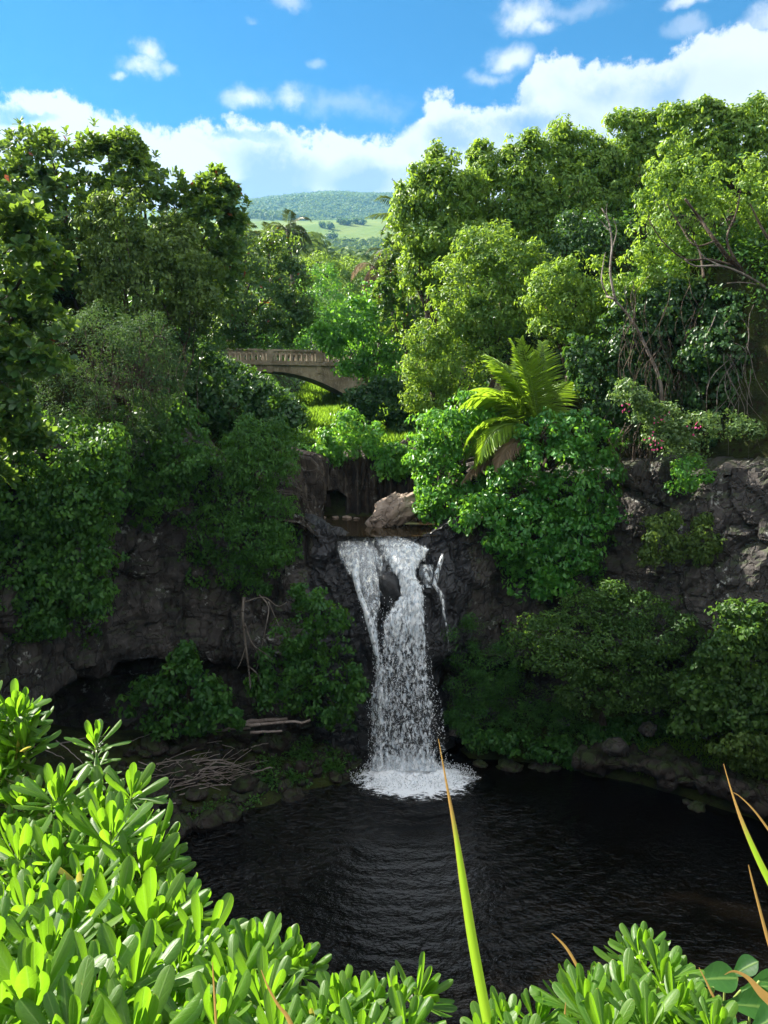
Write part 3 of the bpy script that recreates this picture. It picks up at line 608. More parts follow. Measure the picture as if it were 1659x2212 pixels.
def big_limbs(mb):
    for pl, r in (([(1700, 680), (1640, 620), (1590, 575), (1545, 520), (1510, 470), (1480, 430)], (.13, .04)), ([(1600, 580), (1570, 520), (1590, 460), (1600, 410)], (.06, .02)), ([(1590, 575), (1530, 560), (1480, 560), (1430, 520), (1400, 470)], (.05, .018)),
                  ([(1545, 520), (1500, 530), (1465, 480), (1440, 440)], (.04, .015)), ([(1690, 560), (1650, 500), (1620, 440)], (.07, .025)), ([(1520, 600), (1510, 540), (1480, 500)], (.06, .02))):
        p = np.array([W(x, y, 29.6 + .3 * math.sin(x)) for x, y in pl]); p = resample(p, 14); mb.tube(p, np.linspace(r[0], r[1], 14), 7)
plant('tree', 'airy yellow-green tree with its dark crooked limbs showing through', 'tree', 'olive', 31.5,
 [(1430, 430, 44, 50), (1480, 390, 62, 46), (1550, 400, 70, 50), (1620, 440, 60, 60), (1415, 510, 40, 60), (1480, 480, 70, 50), (1560, 490, 80, 60), (1640, 540, 60, 60), (1440, 580, 50, 40), (1370, 590, 44, 42), (1345, 640, 36, 40), (1510, 600, 60, 40), (1690, 480, 60, 80)], mat='lime', leaf=.19, cover=.85, tone=.6, trunk_mb=big_limbs, base=(18.0, 33.2, 17.0), back=.15, inner=.2)
plant('tree', 'round mounded tree above the bright palm, dark inside', 'tree', 'lime', 36.5,
 [(1050, 540, 70, 45), (1100, 580, 70, 55), (1010, 600, 60, 55), (1060, 630, 80, 50), (985, 660, 45, 55), (1090, 680, 70, 60), (1030, 700, 60, 50), (1140, 640, 40, 50)], leaf=.2, tone=.42)
plant('tree', 'lit flat-topped tree right above the palm tip', 'tree', 'lime', 33.5,
 [(1195, 605, 50, 34), (1250, 600, 50, 30), (1180, 650, 42, 48), (1230, 660, 70, 50), (1290, 640, 36, 40), (1200, 710, 46, 40), (1280, 700, 50, 40)], leaf=.19, tone=.62)
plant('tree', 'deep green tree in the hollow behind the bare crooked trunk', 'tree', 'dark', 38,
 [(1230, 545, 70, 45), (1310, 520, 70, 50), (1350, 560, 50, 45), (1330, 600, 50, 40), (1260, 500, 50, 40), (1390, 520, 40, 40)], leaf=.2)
plant('broadleaf_tree', 'sunlit broad-leaved tree leaning over the right end of the bridge', 'tree', 'bright', 46,
 [(830, 650, 44, 40), (770, 680, 50, 34), (810, 700, 60, 40), (735, 722, 42, 22), (790, 745, 66, 30), (850, 740, 50, 40), (750, 752, 40, 16), (815, 795, 50, 34), (855, 810, 40, 50), (780, 790, 40, 22), (840, 690, 50, 40)], leaf=.27, cr=.5, tone=.6)
plant('broadleaf_tree', 'dark tree with glinting leaves between the bridge and the lime green ridge', 'tree', 'almond', 43,
 [(862, 545, 36, 50), (880, 600, 42, 50), (850, 625, 36, 40), (905, 660, 48, 50), (880, 690, 46, 46), (920, 720, 30, 40)], leaf=.26, per=12, tone=.5)
plant('shrub', 'tall narrow leafy column above the sunlit bush', 'shrub', 'lime', 36.5,
 [(915, 740, 34, 40), (920, 800, 36, 50), (910, 850, 30, 40), (955, 790, 34, 60), (990, 730, 44, 50), (1000, 800, 46, 60), (950, 870, 36, 40), (1000, 870, 40, 40), (1040, 770, 30, 50)], leaf=.18, tone=.5)
plant('bush', 'sunlit bush with bright leaves beside the pale boulder', 'bush', 'bright', 31.8,
 [(1010, 890, 46, 36), (950, 930, 54, 40), (1000, 950, 60, 50), (930, 985, 38, 40), (970, 1020, 60, 50), (1030, 1020, 56, 50), (930, 1060, 40, 36), (990, 1090, 66, 46), (930, 1110, 30, 26), (1050, 1090, 40, 40)], base=(3.9, 33.2, 11.2), leaf=.21, tone=.55, gap=-.25, crown='foliage', stem='stem')
plant('bush', 'large deep green bush hanging over the dark hollow right of the falls', 'bush', 'bright', 29.6,
 [(1180, 935, 50, 36), (1240, 940, 55, 46), (1290, 975, 46, 50), (1200, 1000, 80, 55), (1120, 1060, 70, 60), (1230, 1070, 85, 70), (1060, 1120, 60, 50), (1140, 1140, 90, 70), (1240, 1150, 70, 60), (1180, 1210, 76, 56), (1100, 1180, 50, 40), (1235, 1200, 50, 40), (1190, 1270, 34, 30), (1300, 1040, 40, 50)], base=(6.6, 32.2, 11.6), leaf=.21, tone=.26, gap=-.25, crown='foliage', stem='stem')
plant('shrub', 'dark vine-draped thicket under the airy tree', 'shrub', 'vine', 31.5,
 [(1370, 680, 50, 40), (1440, 670, 60, 45), (1500, 660, 60, 50), (1420, 740, 66, 50), (1500, 740, 70, 60), (1340, 740, 60, 50), (1300, 800, 60, 50), (1260, 770, 40, 40), (1450, 820, 70, 50), (1370, 850, 60, 50), (1310, 880, 50, 40), (1400, 920, 60, 45)], leaf=.19, tone=.45, mat='dark', cover=1.)
plant('shrub', 'dark leafy thicket at the picture edge below the airy tree', 'shrub', 'vine', 30,
 [(1580, 680, 60, 50), (1640, 700, 55, 60), (1560, 760, 70, 60), (1640, 800, 60, 70), (1540, 850, 66, 50), (1620, 880, 66, 50), (1690, 780, 50, 130), (1590, 950, 60, 30), (1650, 960, 50, 30)], leaf=.19, tone=.6, mat='dark')
plant('bougainvillea', 'sprawling pale-leaved climber with pink flowers over bare rock', 'climber', 'grey_leaf', 28.3,
 [(1440, 905, 40, 22), (1500, 925, 60, 28), (1560, 915, 50, 22), (1430, 950, 34, 34), (1480, 965, 46, 26), (1600, 930, 36, 18), (1390, 880, 26, 30), (1360, 850, 30, 24)], base=(12.6, 29.6, 12.6), crown='foliage', stem='stem', trunk_r=.05, cover=.9)
BG = bpy.data.objects['bougainvillea']
for fx_, fy_ in ((1435, 905), (1408, 945), (1420, 965), (1500, 925), (1350, 880)):
    k = 9; cs = np.array([W(fx_ + rng.normal(0, 9), fy_ + rng.normal(0, 7), 27.5) for i in range(k)]); V, Fc = leaves(cs, rng.normal(0, 1, (k, 3)), rng.normal(0, 1, (k, 3)), .085, .08); mesh_obj('flower', V, Fc, M['pink'], BG, tone=rng.random(2 * k))
plant('shrub', 'little pale green shrub hanging alone on the cliff under the pink-flowered climber', 'shrub', 'grey_leaf', 27.9,
 [(1490, 1020, 34, 28), (1470, 1045, 24, 24), (1510, 1045, 26, 22)], base=(11.6, 28.6, 11.6), crown='foliage', stem='stem', trunk_r=.04, mat='bright', tone=.7)
plant('shrub', 'sparse yellow-green shrub rooted in a crack of the brown cliff', 'shrub', 'vine', 27.6,
 [(1440, 1130, 30, 18), (1425, 1165, 22, 20), (1480, 1185, 44, 20), (1520, 1175, 24, 26), (1400, 1205, 18, 14), (1520, 1130, 14, 12), (1490, 1205, 36, 12)], base=(11.9, 28.5, 9.4), crown='foliage', stem='stem', trunk_r=.04, mat='olive', tone=.4, leaf=.13)
plant('spreading_tree', 'low flat-topped tree in tiers of foliage under the brown cliff', 'tree', 'fine', 27.2,
 [(1290, 1320, 80, 34), (1380, 1320, 80, 36), (1200, 1365, 80, 40), (1300, 1385, 100, 45), (1420, 1375, 80, 45), (1220, 1425, 80, 40), (1330, 1440, 110, 44), (1440, 1440, 70, 40), (1270, 1490, 66, 34), (1360, 1500, 90, 34), (1300, 1280, 50, 20), (1450, 1500, 50, 36)], leaf=.14, width=.5, per=26, mat='moss_leaf', tone=.45, droop=.05, trunk_r=.16, leanout=1.8)
plant('shrub', 'loose leafy shrub at the picture edge beside the flat-topped tree', 'shrub', 'vine', 25.2,
 [(1600, 1340, 50, 34), (1650, 1390, 50, 50), (1580, 1400, 50, 44), (1530, 1450, 46, 44), (1600, 1470, 60, 44), (1520, 1510, 44, 40), (1600, 1540, 70, 44), (1660, 1520, 50, 60), (1500, 1560, 46, 30)], mat='moss_leaf', leaf=.19, tone=.5, trunk_r=.08)
plant('shrub', 'pale low bush standing on the grass above the rock ledge', 'shrub', 'vine', 24.6,
 [(1590, 1610, 40, 24), (1640, 1620, 50, 30), (1620, 1650, 44, 20), (1690, 1610, 40, 40)], mat='olive', leaf=.16, tone=.6, trunk_r=.05)
plant('shrub', 'dark ferny growth in the hollow right of the falls', 'shrub', 'fine', 29.2,
 [(1000, 1370, 26, 34), (1010, 1420, 34, 40), (1060, 1440, 56, 44), (1030, 1490, 50, 40), (1090, 1500, 60, 44), (1140, 1540, 66, 44), (1050, 1550, 60, 36), (1200, 1560, 60, 36), (1000, 1540, 30, 30)], base=(4.4, 31.4, 1.0), mat='vine', leaf=.13, width=.25, tone=.2, trunk_r=.05)
plant('shrub', 'dark scrub along the waterline between the falls and the rock ledge', 'shrub', 'vine', 28.4,
 [(1050, 1600, 46, 18), (1120, 1610, 60, 22), (1200, 1620, 60, 24), (1270, 1640, 46, 22), (1300, 1590, 50, 30), (1380, 1580, 60, 34), (1460, 1580, 50, 34)], tone=.2, trunk_r=.05)
# by the upper pool
plant('bush', 'light-flecked bush on the columned rock wall behind the upper pool', 'bush', 'bright', 35.7,
 [(670, 985, 24, 20), (700, 995, 26, 18), (845, 1005, 24, 22), (730, 950, 30, 26), (760, 925, 36, 30), (790, 945, 34, 30), (745, 975, 24, 18), (820, 965, 30, 26), (850, 990, 26, 26), (870, 1020, 14, 26)], leaf=.19, tone=.6, trunk_r=.06, crown='foliage', stem='stem', base=(-1.0, 37.4, 11.8))
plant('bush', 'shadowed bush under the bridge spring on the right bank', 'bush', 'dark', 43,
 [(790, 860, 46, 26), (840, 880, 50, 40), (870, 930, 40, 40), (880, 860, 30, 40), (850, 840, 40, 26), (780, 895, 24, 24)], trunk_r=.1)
plant('bush', 'small bush with reddish stalks at the edge of the sunlit grass', 'bush', 'vine', 37.2,
 [(650, 960, 26, 36), (640, 1000, 26, 30), (665, 990, 14, 20)], leaf=.13, tone=.4, trunk_r=.05)
# behind the bridge
plant('tree', 'sunlit tree showing over the middle of the bridge', 'tree', 'olive', 84,
 [(700, 600, 26, 30), (690, 640, 44, 40), (730, 660, 36, 40), (665, 685, 40, 36), (710, 710, 50, 36), (750, 700, 30, 34)], leaf=.3, cr=.7, mat='bright', tone=.6)
plant('tree', 'hazy mid green tree behind the sunlit one upstream', 'tree', 'lime', 108,
 [(690, 575, 30, 18), (740, 590, 36, 26), (780, 610, 30, 30), (800, 640, 26, 30), (760, 640, 36, 30), (820, 600, 30, 24)], leaf=.35, cr=.9, tone=.4)
plant('shrub', 'pale sunny scrub above the left half of the bridge railing', 'shrub', 'olive', 70,
 [(520, 738, 30, 12), (560, 735, 30, 14), (600, 736, 34, 12), (640, 735, 26, 14), (575, 715, 24, 14)], leaf=.25, cr=.5, mat='bright', tone=.7, trunk_r=.06)

# ---- palms
def frond(base, d0, L, droop, nl=34, ll=.5, twist=0., lw=.045, vee=.28, hang=.55):
    """feather leaf: rachis + leaflets -> (tube points, radii, verts, faces)"""
    d = unit(np.asarray(d0, float)); pts = [np.asarray(base, float)]; n = 16
    for i in range(n):
        pts.append(pts[-1] + d * L / n); d = unit(d + np.array([0, 0, -1]) * droop * (i / n + .25) / n * 3)
    pts = np.array(pts); t = np.linspace(.2, .99, nl); idx = t * n; i = np.minimum(idx.astype(int), n - 1); f = (idx - i)[:, None]
    p = pts[i] * (1 - f) + pts[i + 1] * f; T = unit(pts[i + 1] - pts[i]); side = unit(np.cross(T, np.array([0, 0, 1.])) + 1e-6); up = np.cross(side, T)
    c, s = math.cos(twist), math.sin(twist); side, up = side * c + up * s, up * c - side * s
    Vs, Fs = [], []; o = 0
    for sg in (1, -1):
        prof = ll * np.clip(np.sin(np.clip(t * 1.08, 0, 1) * math.pi) ** .55, .25, 1)
        dd = unit(side * sg * 1. + T * (.55 + .7 * t[:, None]) + up * vee - np.array([0, 0, hang]) + rng.normal(0, .07, (nl, 3)))
        nr = unit(up + side * -sg * .4 + rng.normal(0, .12, (nl, 3)))
        v, fa = leaves(p, dd, nr, prof * rng.uniform(.85, 1.1, nl), lw * rng.uniform(.8, 1.2, nl), fold=.3, curl=.22, wide=(1, .7)); Vs.append(v); Fs.append(fa + o); o += len(v)
    return pts, np.linspace(L * .011, L * .002, n + 1), np.concatenate(Vs), np.concatenate(Fs)
def palm(label, crown, Y, top_y, fronds, L, base=None, trunk_r=.16, ll=.5, nl=34, lw=.05, tone=.5, mats=None, trunk=True):
    c = W(crown[0], crown[1], Y)
    b = np.array([c[0] + .3, c[1] + .4, hz(c[0] + .3, c[1] + .4) - .1]) if base is None else np.asarray(base, float)
    root = empty('palm_tree', tuple(b), label, 'palm')
    mb = MB(); t = np.linspace(0, 1, 16)[:, None]; pts = b + (c - b) * t + np.array([.35, 0, 0]) * np.sin(t * math.pi)
    mb.tube(pts, np.linspace(trunk_r * 1.3, trunk_r, 16) * (1 + .07 * (np.arange(16) % 2)), 9); mb.build('trunk', M['bark'], root)
    for i, (ang, el, k, dr, dead) in enumerate(fronds):
        # ang: compass round the trunk (0 = right, 90 = away), el: rise
        a, e = R(ang), R(el); d = np.array([math.cos(a) * math.cos(e), math.sin(a) * math.cos(e), math.sin(e)])
        p, r, v, f = frond(c + d * .1, d, L * k, dr * 1.35 + .1, nl, ll * k, twist=rng.uniform(-.5, .5), lw=lw)
        m2 = MB(); m2.tube(p, r, 5); nv = m2.n; m2.add(v, f)
        mm = M['dry'] if dead else M[mats or 'palm']
        o = m2.build('frond', mm, root, smooth=True)
        nf = len(o.data.polygons); at = o.data.attributes.new('tone', 'FLOAT', 'FACE'); at.data.foreach_set('value', np.clip(rng.normal(tone, .15, nf), 0, .95).astype(np.float32))
    return root
palm('sunlit young coconut palm leaning out of the bushes above the waterfall', (1165, 945), 30.6, 0,
 [(160, 70, 1.02, .4, 0), (205, 66, 1.0, .4, 0), (185, 56, 1.0, .7, 0), (172, 78, 1.0, .25, 0), (150, 58, 1.05, .6, 0), (195, 80, .98, .2, 0), (120, 75, .9, .4, 0), (185, 40, .95, .9, 0), (205, 34, .9, 1.0, 0), (168, 28, .95, .9, 0), (188, 14, .8, .7, 0), (215, 5, .7, .6, 1), (180, -12, .9, .3, 1), (40, 66, .85, .5, 0), (30, 50, .6, .7, 1), (75, 84, .95, .2, 0), (20, 35, .55, .9, 1)],
 4.05, base=(6.9, 31.6, 11.9), trunk_r=.2, ll=1.15, nl=64, lw=.06, tone=.75)
FR = [(a + rng.uniform(-12, 12), e + rng.uniform(-8, 8), rng.uniform(.85, 1.05), rng.uniform(.6, 1.1), 0) for a, e in [(0, 10), (40, 40), (80, 25), (120, 45), (160, 12), (200, 35), (240, 20), (280, 50), (320, 30), (350, 55), (20, -20), (180, -25), (210, -10), (330, -12), (100, 48), (280, 30), (60, -35), (150, -38), (300, -35), (240, -40)]]
palm('tall coconut palm with its full crown against the green pasture', (621, 497), 76, 0, FR, 3.0, trunk_r=.17, ll=.85, nl=46, lw=.05, tone=.35, mats='far_palm')
palm('smaller coconut palm just left of the tall one upstream', (574, 510), 92, 0, FR[:14], 2.5, trunk_r=.17, ll=.75, nl=40, lw=.06, tone=.3, mats='far_palm')
palm('half hidden coconut palm peeping over the dark tree left of the distant valley', (520, 505), 92, 0, FR[2:15], 2.6, trunk_r=.17, ll=.75, nl=40, lw=.06, tone=.3, mats='far_palm')
palm('coconut palm with crown half hidden by the lime green ridge trees', (880, 468), 56, 0, [(160, 55, 1, .5, 0), (175, 15, 1., .2, 0), (185, 75, .9, .3, 0), (150, 35, .8, .7, 0), (200, -5, .9, .7, 0), (120, 65, .9, .4, 0), (60, 50, .9, .5, 0), (20, 30, .9, .6, 0)], 3.0, trunk_r=.17, ll=.8, nl=28, lw=.055, tone=.3, mats='far_palm')
palm('low coconut palm with drooping and browned fronds right of the valley', (838, 548), 64, 0, FR[:13] + [(a, -55, .8, .9, 1) for a in (150, 190, 230, 270, 310)], 2.5, trunk_r=.15, ll=.75, nl=36, lw=.055, tone=.5, mats='far_palm')
palm('withered palm with a skirt of grey-brown fronds beside the valley opening', (806, 575), 60, 0, [(a, e, .9, .9, 1) for a, e in ((130, -40), (170, -50), (200, -45), (240, -60), (280, -55), (310, -45), (180, 10), (220, 20), (0, -50), (30, -45))] + [(120, 40, .8, .7, 0), (60, 50, .8, .7, 0)], 2.5, trunk_r=.15, ll=.7, nl=22, lw=.055, tone=.5, mats='far_palm')

# ---- undergrowth, grass, ground cover, forest: masses nobody could count
def scatter_mass(name, mat, xr, yr, n, leaf, per, cr, keep, width=.5, lift=.25, tone=.35, tv=.4, zf=None):
    x = rng.uniform(*xr, n); y = rng.uniform(*yr, n); k = keep(x, y); x, y = x[k], y[k]; z = hfun(x, y) if zf is None else zf(x, y); n = len(x)
    C = np.stack([x, y, z + lift], -1); o = unit(rng.normal(0, 1, (n, per, 3)) + np.array([0, -.3, .5])); p = C[:, None] + o * cr * rng.uniform(.3, 1, (n, per, 1))
    d = unit(o + rng.normal(0, .5, (n, per, 3)) - np.array([0, 0, .25])); nr = unit(np.array([0, 0, 1.]) + o * .6 + rng.normal(0, .35, (n, per, 3)))
    L = leaf * rng.uniform(.6, 1.2, (n, per)); V, Fc = leaves(p.reshape(-1, 3), d.reshape(-1, 3), nr.reshape(-1, 3), L.ravel(), L.ravel() * width)
    t = np.clip(tone + rng.normal(0, tv * .5, (n, 1)) + rng.normal(0, tv * .3, (n, per)), 0, .95)
    STAT[0] += n * per
    return tag(mesh_obj(name, V, Fc, mat, tone=np.repeat(t.ravel(), 2)), kind='stuff')
def off_valley(x, y): return np.abs(x - axis_x(y))
scatter_mass('undergrowth', M['dark'], (-26, 28), (29.5, 52), 6500, .27, 20, .7, lambda x, y: (off_valley(x, y) > 3.6) & (np.abs(x) < 4 + y * .5) & (poly_sd(x, y, gpoly) > .8), lift=.5, tone=.5)
scatter_mass('undergrowth', M['dark'], (-36, 36), (52, 130), 5200, .34, 20, .95, lambda x, y: (off_valley(x, y) > 5.2) | (y > 84), tone=.45)
scatter_mass('undergrowth', M['vine'], (-17, 19), (5, 30), 1500, .16, 26, .5, lambda x, y: (poly_sd(x, y, gpoly) > .9) & (np.abs(x - 1) > 12.2 ))
# creepers over the rock face
def drape(name, mat, n, keep, leaf, per, cr, tone):
    Nc = grid_normals(CLIFF); Nc = np.where((Nc[..., 1:2] > .2), -Nc, Nc); i = rng.integers(2, CLIFF.shape[0] - 2, n); j = rng.integers(8, CLIFF.shape[1] - 1, n); p = CLIFF[i, j]; nr0 = Nc[i, j]
    k = keep(p); p = p[k]; nr0 = nr0[k]; n = len(p); C = p + nr0 * .12
    o = unit(rng.normal(0, 1, (n, per, 3)) + nr0[:, None] * .6); q = C[:, None] + o * cr * rng.uniform(.2, 1, (n, per, 1)) * np.array([1, 1, 1.3])
    nr = unit(nr0[:, None] * .6 + np.array([0, 0, .5]) + o * .5 + rng.normal(0, .4, (n, per, 3))); d = rng.normal(0, .5, (n, per, 3)) - np.array([0, 0, .9]); d = unit(d - nr * (d * nr).sum(-1, keepdims=True) * .85)
    L = leaf * rng.uniform(.6, 1.2, (n, per)); V, Fc = leaves(q.reshape(-1, 3), d.reshape(-1, 3), nr.reshape(-1, 3), L.ravel(), L.ravel() * .6)
    t = np.clip(tone + rng.normal(0, .22, (n, 1)) + rng.normal(0, .16, (n, per)), 0, .95)
    return tag(mesh_obj(name, V, Fc, mat, tone=np.repeat(t.ravel(), 2)), kind='stuff')
def wall_mask(p):
    a = fbm(p * np.array([.55, .55, .3]), 3, 88); top = np.clip((p[:, 2] - 6.5) / 5, -.6, 1.0); fall = (p[:, 0] > -3.4) & (p[:, 0] < 3.4)
    return (a + .55 * top > .34) & ~fall & (p[:, 0] < 9.8) & (p[:, 2] > 3.5)
drape('creeper_cover', M['vine'], 11000, wall_mask, .16, 12, .26, .45)
# leafy growth on the pool banks
bank_l = lambda x, y: (poly_sd(x, y, L_BANK) < -.1) & (fbm(np.stack([x * .8, y * .8, x * 0], -1), 3, 66) > .0) & (x > -4.8)
scatter_mass('ground_cover', M['vine'], (-7, -.6), (24, 29), 620, .13, 20, .28, bank_l, lift=.1, tone=.35)
scatter_mass('ground_cover', M['vine'], (-6.9, -1), (22.8, 27.6), 420, .13, 18, .2, lambda x, y: (np.abs(poly_sd(x, y, L_BANK) + .25) < .3) & (fbm(np.stack([x * .9, y * .9, x * 0], -1), 3, 67) > -.15), lift=.08, tone=.6)
scatter_mass('undergrowth', M['vine'], (11, 24), (24, 37), 2200, .2, 20, .5, lambda x, y: poly_sd(x, y, gpoly) > .7, lift=.3, tone=.5)
bank_r = lambda x, y: (poly_sd(x, y, R_BANK) < -.9)
def grass(name, xr, yr, n, h, keep, tone=.5, zf=None, lean=.35):
    x = rng.uniform(*xr, n); y = rng.uniform(*yr, n); k = keep(x, y); x, y = x[k], y[k]; n = len(x); z = hfun(x, y) if zf is None else zf(x, y)
    d = unit(np.stack([rng.normal(0, lean, n), rng.normal(0, lean, n), np.ones(n)], -1)); L = h * rng.uniform(.5, 1.25, n)
    V, Fc = leaves(np.stack([x, y, z - .03], -1), d, rng.normal(0, 1, (n, 3)) * np.array([1, 1, .1]), L, .035 + L * .03, fold=.2, curl=.3, wide=(1, .7))
    t = np.clip(tone + .3 * fbm(np.stack([x, y, x * 0], -1), 2, 12) + rng.normal(0, .15, n), 0, .95); STAT[0] += n
    return tag(mesh_obj(name, V, Fc, M['grass'], tone=np.repeat(t, 2)), kind='stuff')
grass('grass', (-9, 4.5), (37, 84), 90000, .95, lambda x, y: (off_valley(x, y) < 4.8) & ((y < 61.5) | (y > 65.2)), .6)
grass('grass', (8, 16), (16, 28), 26000, .16, bank_r, .1)
scatter_mass('ground_cover', M['vine'], (2.5, 16), (15, 32), 900, .12, 18, .25, lambda x, y: bank_r(x, y) & (fbm(np.stack([x, y, x * 0], -1), 3, 69) > .05), lift=.08, tone=.25)
# wooded slope between the valley and the pasture
def canopy(name, n, xr, yr, keep, size, seed, tone, tv=1., per=30):
    x = rng.uniform(*xr, n); y = rng.uniform(*yr, n); k = keep(x, y); x, y = x[k], y[k]; n = len(x)
    z = np.where(y < 204, hfun(x, y), hill_z(x, y)); s = size * rng.uniform(.6, 1.3, n)
    o = unit(rng.normal(0, 1, (n, per, 3)) + np.array([0, -.25, .35])); p = np.stack([x, y, z + s * .7], -1)[:, None] + o * (s[:, None, None] * rng.uniform(.75, 1.05, (n, per, 1)))
    d = unit(np.cross(o, rng.normal(0, 1, (n, per, 3)))); L = s[:, None] * rng.uniform(.5, .8, (n, per))
    V, Fc = leaves((p - d * L[..., None] * .5).reshape(-1, 3), d.reshape(-1, 3), (o + rng.normal(0, .3, o.shape)).reshape(-1, 3), L.ravel(), L.ravel() * .6, curl=.05)
    t = np.clip(tone + tv * rng.normal(0, .16, (n, 1)) + tv * rng.normal(0, .12, (n, per)), 0, .95); STAT[0] += n * per
    return tag(mesh_obj(name, V, Fc, M['far_leaf'], tone=np.repeat(t.ravel(), 2)), kind='stuff')
canopy('forest', 3200, (-70, 40), (110, 262), lambda x, y: np.abs(x + y * .06) < y * .22 + 6, 2.3, 1, .5)
canopy('forest', 4500, (-330, 130), (262, 1060), lambda x, y: np.abs(x + y * .06) < y * .2, 5.5, 4, .5)
edge_y = lambda x: 490 + .7 * x + 40
canopy('forest', 20000, (-230 * HK, 60 * HK), (415 * HK, 850 * HK), lambda x, y: (y / HK > edge_y(x / HK) - 25 + 30 * fbm(np.stack([x * .03, y * .03, x * 0], -1) / HK, 3, 44)) & (np.abs(x + y * .1) < y * .16), 9., 2, .42, .25, 14)
for i, (px, py, s) in enumerate([(712, 492, 3), (735, 481, 3.4), (750, 483, 3.2), (768, 480, 3), (782, 482, 2.8), (715, 520, 4.2), (695, 488, 2.6), (805, 470, 3.4)]):
    s *= HK * .5
    # follow the slope to where the line of sight meets it
    for Y in np.linspace(262 * HK, 600 * HK, 600):
        c = W(px, py + 4, Y)
        if hill_z(c[:1], c[1:2])[0] > c[2]: break
    c[2] = hill_z(c[:1], c[1:2])[0]
    lab = ['small dark tree at the fence of the upper pasture', 'roundest of the dark trees dotted across the pasture', 'dark pasture tree in the middle of a short row', 'dark pasture tree close to the palm fronds', 'last dark tree of the pasture row', 'lone blue-green tree at the lower edge of the pasture', 'first small tree on the rim of the pasture', 'topmost tree standing by the pasture against the wooded hill'][i]
    rt = empty('tree', tuple(c), lab, 'tree', 'trees dotted over the far pasture'); mb = MB(); mb.tube([c, c + np.array([0, 0, s * .8])], [.3 * HK, .2 * HK], 6); mb.build('trunk', M['bark'], rt)
    crown_mesh('crown', [(c + np.array([0, 0, s]), np.array([s, s, s * .75])), (c + np.array([s * .7, 0, s * .8]), np.array([s, s, s * .7]) * .7)], M['dark'], rt, leaf=.6 * HK, cr=.7 * HK, per=20, tone=.4)

# ---- dead wood
def twigs(name, label, cat, polys, mat, Y, r0, group=None, extra=0, seed=1):
    mb = MB(); b = None
    for pl in polys:
        yy = Y + (rng.uniform(-.2, .2)); p = np.array([W(x, y, yy + .12 * math.sin(x * .13 + y * .07)) for x, y in pl[0]]); p = resample(p, 3 * len(p)) if len(p) > 2 else p
        mb.tube(p, np.linspace(r0 * pl[1], r0 * pl[1] * .45, len(p)), 6); b = p[0] if b is None else b
    o = mb.build(name, mat); o.data.transform(Matrix.Translation(-Vector(b))); o.location = b
    return tag(o, label, cat, group)
twigs('dead_branch', 'pale dead branches dangling down the grey cliff face', 'branch',
 [([(527, 1290), (524, 1330), (530, 1390), (538, 1450), (541, 1490)], 1.3), ([(528, 1345), (545, 1390), (570, 1410), (590, 1425)], .7), ([(560, 1285), (580, 1310), (575, 1350), (565, 1400)], .6), ([(580, 1300), (595, 1335), (605, 1355)], .6),
  ([(538, 1440), (555, 1455), (560, 1470)], .6), ([(530, 1400), (520, 1430), (512, 1445)], .5), ([(530, 1300), (570, 1290), (600, 1310), (620, 1300)], .6), ([(545, 1390), (560, 1420), (552, 1450)], .4)], M['pale_bark'], 26.6, .045)
twigs('dead_tree', 'bare crooked grey trunk leaning in front of the dark thicket', 'dead tree',
 [([(1430, 880), (1425, 820), (1400, 760), (1370, 700), (1330, 650), (1310, 640)], 1.6), ([(1330, 650), (1318, 590), (1322, 530), (1315, 480), (1300, 450)], 1.0), ([(1316, 645), (1300, 610), (1303, 570), (1308, 545)], .7), ([(1320, 545), (1332, 500), (1325, 470)], .5), ([(1318, 500), (1300, 480), (1286, 465)], .4), ([(1318, 490), (1310, 460), (1312, 440)], .35)], M['pale_bark'], 30.2, .055)
twigs('dead_branch', 'long pale bare branch lying across the dark thicket under the airy tree', 'branch',
 [([(1680, 640), (1620, 600), (1560, 575), (1500, 575), (1480, 560)], 1.2), ([(1560, 575), (1520, 555), (1500, 520)], .6), ([(1640, 615), (1600, 610), (1570, 612)], .5)], M['pale_bark'], 29.2, .05)
def vine_tangle(label, cx, cy, w, h, Y, n, mat):
    mb = MB()
    for i in range(n):
        x = cx + rng.normal(0, w * .45); y = cy - h * .5 + rng.uniform(-.1, .5) * h; yy = Y + rng.uniform(-.3, .4); pts = []
        ln = rng.uniform(.25, .7) * h; dx = rng.normal(0, .25)
        for t in np.linspace(0, 1, 9): pts.append(W(x + dx * ln * t + 9 * math.sin(t * 7 + i), y + ln * t - 25 * math.sin(t * 3.1) * (i % 3 == 0), yy + .15 * math.sin(5 * t + i)))
        mb.tube(pts, np.linspace(.012, .005, 9) * rng.uniform(.7, 1.6), 4, cap=False)
    o = mb.build('dry_vine', mat); b = Vector(W(cx, cy, Y)); o.data.transform(Matrix.Translation(-b)); o.location = b; return tag(o, label, 'dry vine')
vine_tangle('tangle of dry brown vines hanging below the bare crooked trunk', 1430, 790, 130, 330, 29.9, 60, M['bark'])
vine_tangle('thin pale vines trailing at the picture edge above the brown cliff', 1600, 830, 90, 300, 28.8, 20, M['pale_bark'])
vine_tangle('grey twigs hanging among the feathery foliage', 250, 850, 150, 260, 25.6, 40, M['bark'])
vine_tangle('roots and dry vines trailing over the brown cliff under the deep green bush', 1380, 1030, 60, 220, 28.8, 26, M['bark'])

